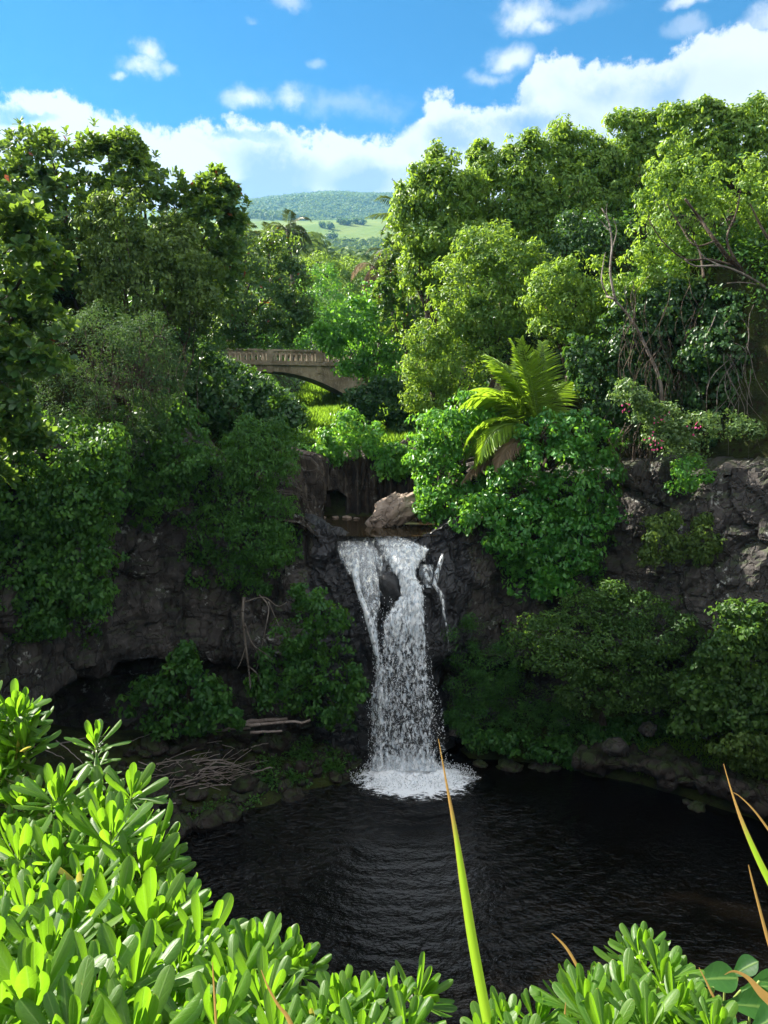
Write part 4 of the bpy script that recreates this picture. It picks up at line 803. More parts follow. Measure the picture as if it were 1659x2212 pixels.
# ---- boulders and driftwood on the west bank
def rock_mesh(seed, flat=.8):
    bm = MB(); n, m_ = 22, 14
    u_, v_ = np.meshgrid(np.linspace(0, 2 * math.pi, n), np.linspace(0, math.pi, m_), indexing='ij')
    d = np.stack([np.sin(v_) * np.cos(u_), np.sin(v_) * np.sin(u_), np.cos(v_)], -1); f1, f2, c = voro(d * 1.3 + seed * 3.7, seed)
    r = .85 + .5 * (f1 - .45) + .18 * (c - .5) + .12 * fbm(d * 2.2 + seed, 3, seed)
    return d * r[..., None] * np.array([1, 1, flat]), grid_faces(n, m_)
protos = []
for i in range(7):
    v, f = rock_mesh(i + 1, .75); o = mesh_obj('boulder', v, f, M['boulder']); protos.append(o)
used = set(); cnt = 0
sites = []
while len(sites) < 150:
    x, y = rng.uniform(-9.6, -.9), rng.uniform(21.5, 28.6)
    sd = -poly_sd(np.array([x]), np.array([y]), L_BANK)[0]
    if -.25 < sd < 3.6 and all(math.hypot(x - a, y - b) > .27 for a, b, _ in sites): sites.append((x, y, sd))
for i, (x, y, sd) in enumerate(sites):
    k = i % 7; o = protos[k] if k not in used else protos[k].copy()
    if k in used: COL.objects.link(o)
    used.add(k); s = rng.uniform(.16, .36) if rng.random() < .8 else rng.uniform(.38, .6)
    o.location = (x, y, hz(x, y) + s * .25); o.scale = (s * rng.uniform(.8, 1.25), s, s * rng.uniform(.8, 1.1)); o.rotation_euler = (rng.uniform(-.4, .4), rng.uniform(-.4, .4), rng.uniform(0, 6.28))
    tag(o, 'one of the dark angular boulders heaped on the pool bank left of the falls', 'boulder', 'dark boulders on the pool bank')
for i, (px, py, Y, s, lab) in enumerate([(1330, 1615, 26.8, .42, 'squarish lichen-spotted boulder at the tip of the rock ledge'), (1215, 1560, 28.8, .3, 'dim boulder in the shade behind the waterline scrub'), (1020, 1605, 28.8, .32, 'wet dark boulder right beside the splash'), (985, 1580, 29.0, .28, 'smaller wet boulder wedged right of the falling water'), (1400, 1575, 27.4, .36, 'grey boulder sunk in the growth above the rock ledge')]):
    v, f = rock_mesh(20 + i); c = W(px, py, Y); o = mesh_obj('boulder', v, f, M['rock']); o.location = c; o.scale = (s * 1.2, s, s); o.rotation_euler = (.2, .1, i); tag(o, lab, 'boulder')
for i in range(16):
    t = rng.random(); k = int(t * 169); x, y = rl[k, 0] - rng.uniform(-.5, .25), rl[k, 1] - rng.uniform(-.4, .3)
    if i < 10: x, y = rng.uniform(2.6, 8), 28.5 - rng.uniform(0, .5)
    o = protos[i % 7].copy(); COL.objects.link(o); s_ = rng.uniform(.16, .42); o.location = (x, y, .0); o.scale = (s_ * 1.2, s_, s_ * .8); o.rotation_euler = (rng.uniform(-.4, .4), rng.uniform(-.4, .4), rng.uniform(0, 6.28))
    tag(o, 'one of the half sunk dark boulders along the waterline below the rock ledge', 'boulder', 'dark boulders below the rock ledge')
# dark rock nose that parts the falling water
v, f = rock_mesh(31, 1.35); o = mesh_obj('boulder', v, f, M['wet_rock']); o.location = W(842, 1272, 28.55); o.scale = (.5, .5, .62); o.rotation_euler = (0, -.25, .3); tag(o, 'dark wet rock nose that splits the waterfall in two', 'boulder')
# pale boulder at the upper pool: faceted lump rising to the right
n, m_ = 60, 36
u_, v_ = np.meshgrid(np.linspace(0, 2 * math.pi, n), np.linspace(0, math.pi, m_), indexing='ij')
d = np.stack([np.sin(v_) * np.cos(u_), np.sin(v_) * np.sin(u_), np.cos(v_)], -1); f1, f2, c = voro(d * 1.9 + 4.2, 8); g1, g2, gc = voro(d * 4 + 1.2, 18)
r = .9 + .42 * (f1 - .4) + .22 * (c - .5) + .14 * fbm(d * 2.5, 4, 4) - .13 * (1 - sst(0, .14, f2 - f1)) + .08 * (gc - .5)
P5 = d * r[..., None]; P5 = P5 * np.array([1.25, .9, .8]); P5[..., 2] += .36 * P5[..., 0]
o = mesh_obj('boulder', P5, grid_faces(n, m_), M['pale_rock']); o.location = W(852, 1104, 32.3); o.scale = (.98, .8, .98); tag(o, 'pale faceted boulder standing in the upper pool, partly sunlit', 'boulder')
for i, (px, py, Y, s) in enumerate([(695, 1118, 34.6, .16), (725, 1116, 34.9, .14), (750, 1118, 34.8, .18), (770, 1119, 34.5, .12), (668, 1122, 33.6, .15)]):
    v, f = rock_mesh(40 + i); o = mesh_obj('boulder', v, f, M['pale_rock']); o.location = W(px, py, Y); o.location.z = 9.25; o.scale = (s * 1.4, s, s * .7); tag(o, 'one of the small stones lying along the far edge of the upper pool', 'stone', 'stones along the upper pool')
def stick(px0, py0, px1, py1, r, label, group, Y0, bend=.04, mat='driftwood', nm='driftwood'):
    a, b = W(px0, py0, Y0), W(px1, py1, Y0 + rng.uniform(-.15, .15)); t = np.linspace(0, 1, 10)[:, None]; L = np.linalg.norm(b - a)
    p = a + (b - a) * t + np.array([0, 0, 1]) * np.sin(t * math.pi) * bend * L + rng.normal(0, .008 * L, (10, 3))
    mb = MB(); mb.tube(p, np.linspace(r, r * .55, 10) * rng.uniform(.9, 1.1, 10), 6); o = mb.build(nm, M[mat]); o.data.transform(Matrix.Translation(-Vector(a))); o.location = a
    return tag(o, label, 'driftwood', group)
stick(440, 1580, 540, 1572, .07, 'long grey log, left end of the log pile under the dripping rock', None, 26.6, 0)
stick(530, 1567, 670, 1556, .075, 'longest pale log of the log pile, its end pointing at the falls', None, 26.5, 0)
stick(505, 1562, 620, 1552, .10, 'thickest grey log on top of the log pile', None, 26.9, 0)
stick(540, 1583, 610, 1578, .065, 'short log at the bottom of the log pile', None, 26.3, 0)
for i, q in enumerate([(585, 1658, 500, 1692, .03), (470, 1690, 590, 1660, .022), (520, 1625, 580, 1605, .03), (300, 1735, 420, 1690, .025), (330, 1700, 470, 1655, .022), (350, 1665, 480, 1640, .03), (395, 1662, 505, 1648, .035), (380, 1680, 500, 1655, .03), (340, 1715, 440, 1680, .025), (420, 1690, 470, 1640, .025), (400, 1620, 480, 1600, .02),
    (300, 1690, 400, 1665, .025), (440, 1655, 500, 1690, .02), (460, 1640, 520, 1655, .025), (360, 1730, 450, 1700, .03), (445, 1700, 500, 1695, .028), (90, 1620, 230, 1590, .025), (60, 1610, 140, 1640, .022), (120, 1600, 180, 1650, .02), (240, 1620, 350, 1580, .018), (300, 1660, 420, 1640, .025), (320, 1742, 380, 1735, .03), (460, 1605, 520, 1622, .022), (360, 1690, 480, 1670, .028), (395, 1705, 520, 1660, .02)]):
    Y = float(np.interp(q[1] + q[3], [3180, 3480], [26.6, 23.9]))
    for Y in np.linspace(22.5, 28, 60):
        c = W((q[0] + q[2]) / 2, (q[1] + q[3]) / 2, Y)
        if hz(c[0], c[1]) > c[2] - .25: break
    stick(*q[:4], q[4], 'weathered driftwood stick lying among the boulders on the pool bank', 'driftwood sticks on the pool bank', Y)
k = 0
for i in range(70):
    cx, cy = rng.normal(430, 50), rng.normal(1672, 18); a = rng.normal(-.25, .35); l = rng.uniform(20, 55)
    for Y in np.linspace(22.5, 28, 45):
        c = W(cx, cy, Y)
        if hz(c[0], c[1]) > c[2] - .25: break
    stick(cx - l * math.cos(a), cy - l * math.sin(a), cx + l * math.cos(a), cy + l * math.sin(a), rng.uniform(.009, .02), 'thin twig in the heap of flotsam on the pool bank', 'twigs in the flotsam heap', Y - rng.uniform(0, .15), nm='twig')

# ---- bridge
A = W(478, 752, 61.2); B = W(705, 757, 63.6); dv = (B - A)[:2]; ang = math.atan2(dv[1], dv[0])
top = A[2]; Cc = W(583, 790, 62.2)
BR = empty('arch_bridge', (Cc[0], Cc[1], 0), 'old grey concrete arch bridge with baluster railing spanning the green valley', 'bridge'); BR.rotation_euler = (0, 0, ang)
ca, sa = math.cos(ang), math.sin(ang)
def bw_(v): v = np.asarray(v, float).reshape(-1, 3); return np.column_stack([Cc[0] + v[:, 0] * ca - v[:, 1] * sa, Cc[1] + v[:, 0] * sa + v[:, 1] * ca, v[:, 2]])
class BB(MB):
    def build(s, name, mat, parent=None, smooth=False):
        s.v = [bw_(v) for v in s.v]; return super().build(name, mat, parent, smooth)
M['concrete'] = rock_mat('stained concrete', (.13, .105, .07), (.27, .225, .16), (.40, .35, .27), crack=.15)
zr = top; zd = top - 1.25; DW = 3.4; LH = 17
# arch: half span 7.4, rise 2.45
th = np.linspace(-1, 1, 41); ax_ = th * 7.4; zi = zd - .55 - 2.5 * th ** 2 ; 
mb = BB()
for side, yy in ((0, 0.), (1, DW)):       # spandrel walls
    o0 = mb.n; 
    vv = [(x, yy, zz_) for x, zz_ in zip(ax_, zi)] + [(x, yy, zd - .02) for x in ax_]; q = [(i, i + 1, 41 + i + 1, 41 + i) for i in range(40)]
    mb.add(vv, np.array(q))
    for sx in (-1, 1):
        xs_ = (7.4 * sx, LH * sx); vv = [(xs_[0], yy, zi[0] - 4), (xs_[1], yy, zi[0] - 4), (xs_[1], yy, zd - .02), (xs_[0], yy, zd - .02)]; mb.add(vv, np.array([[0, 1, 2, 3]]))
mb.build('spandrel_wall', M['concrete'], BR)
mb = BB(); vv = [(x, yy, zz_ + .01) for yy in (0.03, DW - .03) for x, zz_ in zip(ax_, zi)]; mb.add(vv, np.array([(i, i + 1, 42 + i, 41 + i) for i in range(40)]))
for sx in (-1, 1): mb.add([(7.4 * sx, .03, zi[0] + .01), (7.4 * sx, DW - .03, zi[0] + .01), (7.4 * sx, DW - .03, zi[0] - 4), (7.4 * sx, .03, zi[0] - 4)], np.array([[0, 1, 2, 3]]))
mb.build('arch_soffit', M['concrete'], BR)
mb = BB(); mb.box((0, DW / 2, zd + .09), (2 * LH, DW + .36, .22)); mb.build('deck', M['concrete'], BR)
for side, yy in ((0, .0), (1, DW)):
    mb = BB(); mb.box((0, yy, zr - .07), (2 * LH, .34, .16)); mb.build('railing_top', M['concrete'], BR)
    mb = BB(); mb.box((0, yy, zd + .27), (2 * LH, .30, .14)); mb.build('railing_base', M['concrete'], BR)
    for x in np.arange(-16.4, 16.5, 4.1):
        mb = BB(); mb.box((x, yy, (zr + zd) / 2 + .12), (.55, .38, zr - zd - .27)); mb.box((x, yy - (.02 if side == 0 else -.02), zd - .34), (.45, .12, .6)); mb.build('railing_post', M['concrete'], BR)
    if side == 0 or True:
        k = 0
        for x in np.arange(-16.4, 12, 4.1):
            for j in range(8):
                xx = x + .47 + j * .452
                if not (-5.5 < xx < 8): continue
                mb = BB(); mb.box((xx, yy, (zr + zd) / 2 + .1), (.19, .17, zr - zd - .5)); mb.box((xx, yy, zr - .21), (.36, .2, .13)); mb.build('baluster', M['concrete'], BR); k += 1
mb = BB(); mb.box((0, DW / 2, zd + .215), (2 * LH, DW - .5, .02)); mb.build('roadway', M['soil'], BR)
open('/tmp/leaves.txt', 'w').write(str(STAT))
def succulent(name, c0, c1, tr, tw, rough, spec, red):
    m = NT(name); t = m.n('ShaderNodeAttribute', attribute_name='tone').outputs['Fac']; f = m.n('ShaderNodeAttribute', attribute_name='flow').outputs['Vector']; s = m.n('ShaderNodeSeparateXYZ', {0: f}).outputs
    g = m.n('ShaderNodeTexCoord').outputs['Object']; n1 = m.noise(g, 38., 4, .6); n2 = m.noise(g, 160., 3, .6)
    rib = m.math('SUBTRACT', 1., m.sm(0., .16, m.math('ABSOLUTE', s[0])))
    vein = m.sm(.80, .98, m.math('SINE', m.math('MULTIPLY_ADD', s[1], 46., m.math('MULTIPLY', m.math('ABSOLUTE', s[0]), -9.))))
    k = m.math('ADD', t, m.math('MULTIPLY', m.math('SUBTRACT', n1, .5), .9), 0., True)
    k = m.math('ADD', k, m.math('MULTIPLY', vein, .14), 0., True)
    col = m.mix(k, c0, c1); trc = m.mix(k, tuple(x * .7 for x in tr), tr)
    rr = m.math('GREATER_THAN', t, .97); spot = m.math('MULTIPLY', m.sm(.66, .72, n2), m.sm(.55, .68, n1)); tip = m.math('MULTIPLY', m.sm(.93, 1., s[1]), m.sm(.5, .62, n1))
    rr = m.math('MAXIMUM', m.math('MAXIMUM', rr, m.math('MULTIPLY', spot, .8)), m.math('MULTIPLY', tip, .8)); col = m.mix(rr, col, red); trc = m.mix(rr, trc, red)
    col = m.mix(m.math('MULTIPLY', rib, .55), col, (.16, .26, .06)); trc = m.mix(m.math('MULTIPLY', rib, .5), trc, (.2, .38, .04))
    nb = m.n('ShaderNodeBump', {'Height': m.math('ADD', m.math('MULTIPLY', n2, .3), m.math('MULTIPLY', m.math('ADD', rib, m.math('MULTIPLY', vein, -.4)), .5)), 'Strength': .35, 'Distance': .002}).outputs[0]
    a = m.bsdf(color=col, rough=rough, spec=spec, normal=nb); b = m.n('ShaderNodeBsdfTranslucent', {'Color': trc, 'Normal': nb}).outputs[0]
    return m.out(m.n('ShaderNodeMixShader', {0: tw, 1: a, 2: b}).outputs[0])
# ------------------------------------------------------------------ foreground: fleshy-leaved shrubs on the near rim
M['naupaka'] = succulent('fleshy leaf', (.033, .102, .008), (.080, .165, .011), (.23, .48, .016), .52, .42, .4, red=(.34, .30, .05))
M['naupaka_stem'] = leaf_mat('green stem', (.18, .24, .06), (.26, .28, .1), (.2, .2, .05), .15, .5, .3)
M['white_flower'] = leaf_mat('white petal', (.7, .72, .62), (.8, .8, .74), (.6, .6, .5), .3, .6, .2)
def fat_leaf(base, d, nr, L, w, curl, roll):
    """paddle-shaped leaf, 4 x 8 cells, edges rolled"""
    t = np.array([0, .1, .25, .42, .58, .72, .83, .91, .965, 1.]); s = np.array([-1, -.6, 0, .6, 1])
    prof = w * .5 * np.interp(t, [0, .1, .25, .42, .58, .72, .83, .91, .965, 1], [.16, .2, .38, .64, .88, 1., .98, .82, .56, .16])
    T = d; S = unit(np.cross(nr, T)); Nn = np.cross(T, S)
    ang = curl * t; dt = np.diff(t, prepend=0); x = np.cumsum(np.cos(ang) * dt) * L; zc = -np.cumsum(np.sin(ang) * dt) * L
    c = base + x[:, None] * T + zc[:, None] * Nn
    loc = -np.sin(ang)[:, None] * T + -np.cos(ang)[:, None] * -Nn
    V = c[:, None] + prof[:, None, None] * s[None, :, None] * S + loc[:, None] * (prof[:, None] * (roll * s ** 2)[None])[..., None]
    V[:, 2] -= loc * w * .03
    return V.reshape(-1, 3)
FF = grid_faces(10, 5)
LUV = np.stack(np.broadcast_arrays(np.array([-1, -.6, 0, .6, 1])[None, :, None], np.linspace(0, 1, 10)[:, None, None], np.zeros((1, 1, 1))), -1).reshape(-1, 3)
LT = (np.linspace(.22, -.1, 9)[:, None] + np.array([.14, -.05, -.05, .14])[None]).ravel()        # paler foot and rim of each leaf
def rosette(px, py, Lpx, lean, Y, n=16, away=0., parent=None, stem_to=None, whorls=1):
    c = W(px, py, Y); s = scale_at(px, py, Y); L = Lpx * s * 1.02
    ax = unit(np.array([math.sin(R(lean)), rng.normal(-.05, .18) + away, math.cos(R(lean))]))
    c = c + ax * L * .1; a = unit(np.cross(ax, rng.normal(0, 1, 3))); b = np.cross(ax, a); V, Fc, T, o = [], [], [], 0
    ph = rng.uniform(0, 6.28)
    for w_ in range(whorls):
        nw = n if w_ == 0 else 8
        for i in range(nw):
            f = i / max(1, nw - 1); th = ph + i * 2.399
            lift = R(82 - 66 * f + rng.normal(0, 7)) if w_ == 0 else R(rng.uniform(2, 28))
            out = math.cos(th) * a + math.sin(th) * b
            d = unit(out * math.cos(lift) + ax * math.sin(lift)); nr = unit(ax * math.cos(lift) - out * math.sin(lift))
            l = L * (.62 + .45 * min(1, f * 2.2)) * rng.uniform(.85, 1.1) * (1 if w_ == 0 else .75)
            p = c - ax * L * (.0 + .34 * f + .42 * w_) + out * L * .03
            v = fat_leaf(p, d, nr, l, l * rng.uniform(.19, .275), rng.uniform(-.15, .55) - .35 * (f < .3), rng.uniform(-.9, -.2)); V.append(v); Fc.append(FF + o); o += len(v)
            T.append(np.clip(.5 - .2 * f + rng.normal(0, .2) + LT, 0, .95) if rng.random() > .005 else np.full(len(FF), 1.))
    br = MB(); q = c + ax * L * .08; e = c - ax * L * (1.0 + .45 * whorls) if stem_to is None else stem_to
    e2 = e + np.array([rng.normal(0, .04), .12, -.3])
    br.tube(resample(np.array([q, (q + e) / 2, e, e2]), 9), np.linspace(.0032, .0065, 9) * (Y / 1.5) ** .5, 6); bo = br.build('branch', M['naupaka_stem'], parent)
    lo = mesh_obj('leaves', np.concatenate(V), np.concatenate(Fc), M['naupaka'], None, tone=np.concatenate(T), uv=np.tile(LUV, (len(V), 1)))
    lo.data.transform(Matrix.Translation(-parent.location)); lo.parent = bo
    if rng.random() < .45:                              # small half-flowers and buds among the leaf bases
        k = int(rng.integers(2, 6)); fp, fd = [], []
        for j in range(k):
            th = rng.uniform(0, 6.28); out = math.cos(th) * a + math.sin(th) * b; cc = c - ax * L * rng.uniform(.1, .35) + out * L * .16
            for g in range(5): fp.append(cc); fd.append(unit(out + .7 * (math.cos(g * .6 - 1.2) * a + math.sin(g * .6 - 1.2) * ax)))
        fp = np.array(fp); v, f = leaves(fp, np.array(fd), unit(rng.normal(0, 1, fp.shape)), .011, .005, fold=.1); fo = mesh_obj('flower', v, f, M['white_flower'], None, tone=rng.random(2 * len(fp))); fo.data.transform(Matrix.Translation(-parent.location)); fo.parent = bo
def near_Y(py): return float(np.interp(py, [1480, 1700, 1900, 2050, 2212, 2320], [2.75, 2.35, 1.9, 1.55, 1.2, 1.05]))
SHR = []
def shrub(label, pts, fill=None):
    xs_ = [p[0] for p in pts]; ys_ = [p[1] for p in pts]; yy = near_Y(max(ys_)) + .15
    c = W(sum(xs_) / len(xs_), max(ys_), yy); z0 = min(hz(c[0], c[1]), c[2] - .25)
    root = empty('shore_shrub', (c[0], c[1], z0), label, 'shrub', 'fleshy-leaved shrubs in the foreground')
    for p in pts: rosette(p[0], p[1], p[2], p[3], near_Y(p[1]) + (p[4] if len(p) > 4 else 0), n=(p[5] if len(p) > 5 else 15) + 6, parent=root, whorls=p[6] if len(p) > 6 else 1)
    # darker inner growth: lower shoots behind the front ones
    if fill:
        x0, x1, top, bot, step, Lp = fill
        for y in np.arange(bot, 1400, -step * .66):
            for x in np.arange(x0, x1, step * .82):
                xx, y2 = x + rng.normal(0, step * .22), y + rng.normal(0, step * .2)
                if y2 < np.interp(xx, *TOP) + .75 * Lp + 18 or y2 > bot + 40 or y2 < top: continue
                if rng.random() < .3: continue
                rosette(xx, y2, Lp * rng.uniform(.75, 1.1), rng.normal(0, 24), near_Y(y2) + rng.uniform(.04, .22), n=int(rng.integers(14, 19)), parent=root)
    SHR.append(root)
TOP = ([-200, 0, 80, 100, 160, 200, 330, 350, 400, 440, 520, 610, 640, 700, 760, 860, 970, 990, 1050, 1190, 1220, 1330, 1440, 1490, 1540, 1620, 1800],
       [1470, 1475, 1480, 1640, 1620, 1640, 1700, 1780, 1780, 1920, 1990, 1985, 2040, 2060, 2100, 2110, 2090, 2212, 2140, 2150, 2090, 1990, 1990, 2080, 2100, 2120, 2100])
shrub('fleshy-leaved shrub highest up at the picture edge, pale flowers under its top leaves', [(35, 1545, 72, 12, 0, 16, 1), (-25, 1550, 80, -10), (20, 1640, 74, -4, .1), (50, 1600, 60, 25, .1, 10), (-20, 1720, 90, 0, .1)], (-60, 70, 1560, 1760, 62, 72))
shrub('tall thin shoot standing above the other shrubs, leaves in open tiers up its stem', [(207, 1610, 66, 2, 0, 10, 4)])
shrub('fleshy-leaved shrub with a rounded shoot reaching right, under the tall thin shoot', [(285, 1722, 78, 22, 0, 15, 1), (345, 1845, 66, 28, .1), (125, 1735, 92, 2, 0, 16), (60, 1745, 80, -8, .1), (215, 1760, 90, 5, .1)], (70, 330, 1640, 1800, 72, 78))
shrub('large fleshy-leaved shrub with the big upright fan of leaves in its middle', [(238, 1815, 116, 4, -.08, 18), (310, 1890, 100, 38, 0), (120, 1870, 104, -6, 0), (40, 1860, 100, -4, 0), (190, 1930, 100, 6, 0), (365, 1900, 62, 40, .1)], (0, 360, 1780, 1950, 86, 88))
shrub('fleshy-leaved shrub with long leaves stretching over the black water', [(330, 2010, 116, 18, 0, 16), (405, 1985, 86, 35, .06), (440, 2060, 120, 45, 0), (250, 1990, 116, 8, 0), (390, 2100, 110, 20, 0)], (230, 450, 1930, 2120, 90, 96))
shrub('fleshy-leaved shrub at the picture edge above the biggest leaves', [(60, 1985, 120, -4, 0, 16), (150, 2030, 130, 3, 0, 16), (-10, 2050, 120, -8, 0), (100, 2080, 120, 2, 0)], (-40, 230, 1900, 2110, 96, 100))
shrub('nearest fleshy-leaved shrub, the biggest leaves in the picture corner', [(70, 2190, 170, 4, -.1, 16), (190, 2190, 150, 6, 0, 16), (-10, 2230, 180, -4, 0), (290, 2150, 150, 10, 0, 16), (150, 2290, 170, 0, -.05), (300, 2280, 160, 8, -.05)], (-40, 380, 2110, 2330, 110, 120))
shrub('fleshy-leaved shrub with a tight upright cluster in the middle of the lower edge', [(545, 2090, 112, 4, 0, 18), (620, 2100, 90, 26, .08), (500, 2140, 116, -6, 0), (575, 2180, 120, 18, 0), (470, 2230, 120, 0), (655, 2100, 64, 16, .1), (600, 2270, 120, 6, 0)], (400, 660, 2030, 2330, 92, 96))
shrub('low shrub of yellow-green shoots left of the long grass blade', [(735, 2190, 96, -6, 0, 15), (790, 2200, 92, 6, .05), (850, 2190, 88, 18, .05), (905, 2160, 84, 42, .05), (690, 2230, 90, -4, 0), (880, 2240, 90, 16, 0), (780, 2270, 100, 4, 0)], (660, 930, 2120, 2330, 84, 88))
shrub('small shrub of bright shoots right of the long grass blade', [(1095, 2225, 78, -4, 0), (1160, 2210, 66, 24, .05), (1060, 2260, 84, -12, 0), (1130, 2290, 84, 6, 0)], (1030, 1190, 2200, 2330, 76, 80))
shrub('fleshy-leaved shrub with one tall leafy shoot near the right-hand corner', [(1383, 2065, 72, 2, .05, 15, 3), (1265, 2190, 110, -10, 0, 16), (1430, 2120, 86, 16, .02), (1350, 2170, 96, -4, 0), (1460, 2190, 100, 16, 0), (1400, 2230, 100, 2, 0), (1310, 2260, 110, -4, 0), (1540, 2240, 90, 12, 0)], (1220, 1500, 2060, 2330, 84, 88))
# broad round-leaved plant in the corner
M['round_leaf'] = succulent('broad leaf', (.012, .055, .014), (.030, .100, .016), (.12, .30, .02), .45, .5, .2, red=(.2, .16, .04))
rt = empty('broadleaf_plant', tuple(W(1600, 2230, 1.5) - np.array([0, 0, .3])), 'low plant with broad oval dark green leaves in the picture corner', 'plant'); V, Fc, T, o = [], [], [], 0; mb = MB(); root0 = np.array(rt.location)
for px, py, L, an, Y in [(1500, 2150, 110, -20, 1.5), (1490, 2120, 100, 55, 1.55), (1560, 2170, 120, 70, 1.5), (1600, 2140, 100, 50, 1.55), (1545, 2230, 110, -40, 1.4), (1620, 2230, 110, 20, 1.35), (1640, 2120, 90, 80, 1.5), (1470, 2230, 110, -30, 1.4), (1580, 2110, 70, 20, 1.6), (1660, 2190, 100, 40, 1.4), (1520, 2260, 110, 10, 1.3), (1600, 2290, 120, 60, 1.25)]:
    c = W(px, py, Y); s = scale_at(px, py, Y); d = unit(np.array([math.sin(R(an)), -.25, math.cos(R(an)) * .7])); nr = unit(np.array([-.35 + rng.normal(0, .2), -.45, .8])); nr = unit(nr - d * (nr @ d))
    v = fat_leaf(c, d, nr, L * s, L * s * .62, .5, .3); V.append(v); Fc.append(FF + o); o += len(v); T.append(np.full(len(FF), rng.uniform(.1, .9)))
    mb.tube(resample(np.array([c, c + np.array([0, .03, -.08]), root0 + np.array([rng.normal(0, .03), 0, 0])]), 7), .003, 5)
mb.build('stem', M['naupaka_stem'], rt); mesh_obj('leaves', np.concatenate(V), np.concatenate(Fc), M['round_leaf'], rt, tone=np.concatenate(T), uv=np.tile(LUV, (len(V), 1)))

# grass blades standing in front of the pool
m = NT('long blade'); f = m.n('ShaderNodeAttribute', attribute_name='flow').outputs['Vector']; s = m.n('ShaderNodeSeparateXYZ', {0: f}).outputs
g = m.n('ShaderNodeVectorMath', {0: f, 1: (9, 2.5, 1)}, operation='MULTIPLY').outputs[0]
k = m.sm(.0, .16, m.math('SUBTRACT', m.math('ADD', s[1], m.math('MULTIPLY', m.math('SUBTRACT', m.noise(g, 3., 4), .5), .22)), s[2]))
k = m.math('MAXIMUM', k, m.math('MULTIPLY', m.sm(.82, .97, m.math('ABSOLUTE', m.math('MULTIPLY_ADD', s[0], 2., -1.))), m.sm(.3, .75, s[1])))
c = m.mix(k, (.13, .26, .02), (.30, .17, .06)); tr = m.mix(k, (.36, .58, .03), (.45, .26, .08))
c = m.mix(m.math('MULTIPLY', m.noise(m.n('ShaderNodeVectorMath', {0: f, 1: (14, .3, 1)}, operation='MULTIPLY').outputs[0], 2.), .5), c, (.20, .30, .04))
M['blade'] = m.out(m.n('ShaderNodeMixShader', {0: .45, 1: m.bsdf(color=c, rough=.45, spec=.35), 2: m.n('ShaderNodeBsdfTranslucent', {'Color': tr}).outputs[0]}).outputs[0])
def blade(label, pl, Y, dead, nm='grass_blade', mat='blade', vee=.35, face=0.):
    """pl: photo (x, y, width)"""
    p = np.array([np.append(W(x, y, Y), w * scale_at(x, y, Y)) for x, y, w in pl]); p = resample(p, 40); n = len(p)
    t = np.gradient(p[:, :3], axis=0); t = unit(t); nr = np.array([math.sin(face), -math.cos(face), .1]); S = unit(np.cross(np.broadcast_to(nr, t.shape), t)); Nn = np.cross(t, S)
    q = np.array([-1, -.5, 0, .5, 1.]); p[:, 3] *= .72; V = p[:, None, :3] + S[:, None] * (q[None, :, None] * p[:, 3][:, None, None] * .5) - Nn[:, None] * ((1 - np.abs(q))[None, :, None] * p[:, 3][:, None, None] * .5 * vee)
    U = np.zeros_like(V); U[..., 0] = (q + 1)[None] / 2; U[..., 1] = np.linspace(0, 1, n)[:, None]; U[..., 2] = dead
    o = mesh_obj(nm, V, grid_faces(n, 5), M[mat], uv=U); b = Vector(p[0, :3]); o.data.transform(Matrix.Translation(-b)); o.location = b
    return tag(o, label, 'grass blade')
blade('long upright grass blade with brown dry tip crossing the foot of the falls', [(1080, 2330, 34), (1050, 2190, 31), (1022, 2040, 29), (1003, 1920, 25), (985, 1805, 15), (966, 1700, 7), (947, 1596, 2)], 1.15, .66)
blade('green grass blade with orange tip rising at the edge beside the rock ledge', [(1760, 2120, 28), (1690, 1960, 26), (1640, 1860, 20), (1605, 1780, 13), (1582, 1715, 6), (1563, 1650, 2)], 1.2, .62, face=.3)
blade('thin brown curved blade springing off the orange-tipped one', [(1700, 1850, 8), (1662, 1795, 7), (1630, 1752, 5), (1600, 1722, 3), (1584, 1712, 2)], 1.22, -.5)
blade('thin brown withered blade low at the edge over the pool', [(1690, 2120, 12), (1662, 2040, 11), (1640, 1960, 8), (1622, 1890, 5), (1617, 1868, 2)], 1.2, -.5)
blade('pale dry seed stalk slanting over the water near the tall leafy shoot', [(1330, 2300, 7), (1288, 2180, 8), (1258, 2110, 9), (1225, 2050, 8), (1192, 2016, 2)], 1.3, -.6)
blade('brown dry blade leaning in front of the cluster in the middle of the lower edge', [(660, 2300, 16), (625, 2205, 14), (600, 2170, 9), (578, 2130, 6), (564, 2095, 2)], 1.1, -.4)
blade('thin yellowish blade in front of the leaves left of the brown dry one', [(470, 2300, 9), (466, 2200, 8), (462, 2130, 6), (459, 2078, 2)], 1.1, .3)
blade('curled tan dry leaf bending in at the picture corner', [(1720, 2220, 40), (1675, 2170, 36), (1645, 2145, 24), (1615, 2112, 12), (1585, 2098, 7), (1565, 2106, 2)], 1.15, -.6, nm='grass_blade', vee=.1)
blade('thin tan blade poking through the leaves near the broad-leaved plant', [(1580, 2290, 14), (1555, 2190, 11), (1530, 2130, 6), (1510, 2090, 2)], 1.25, -.2, nm='grass_blade')
blade('short brown blade standing alone left of the corner shrub', [(1222, 2300, 10), (1220, 2210, 8), (1222, 2165, 2)], 1.2, -.5, nm='grass_blade')

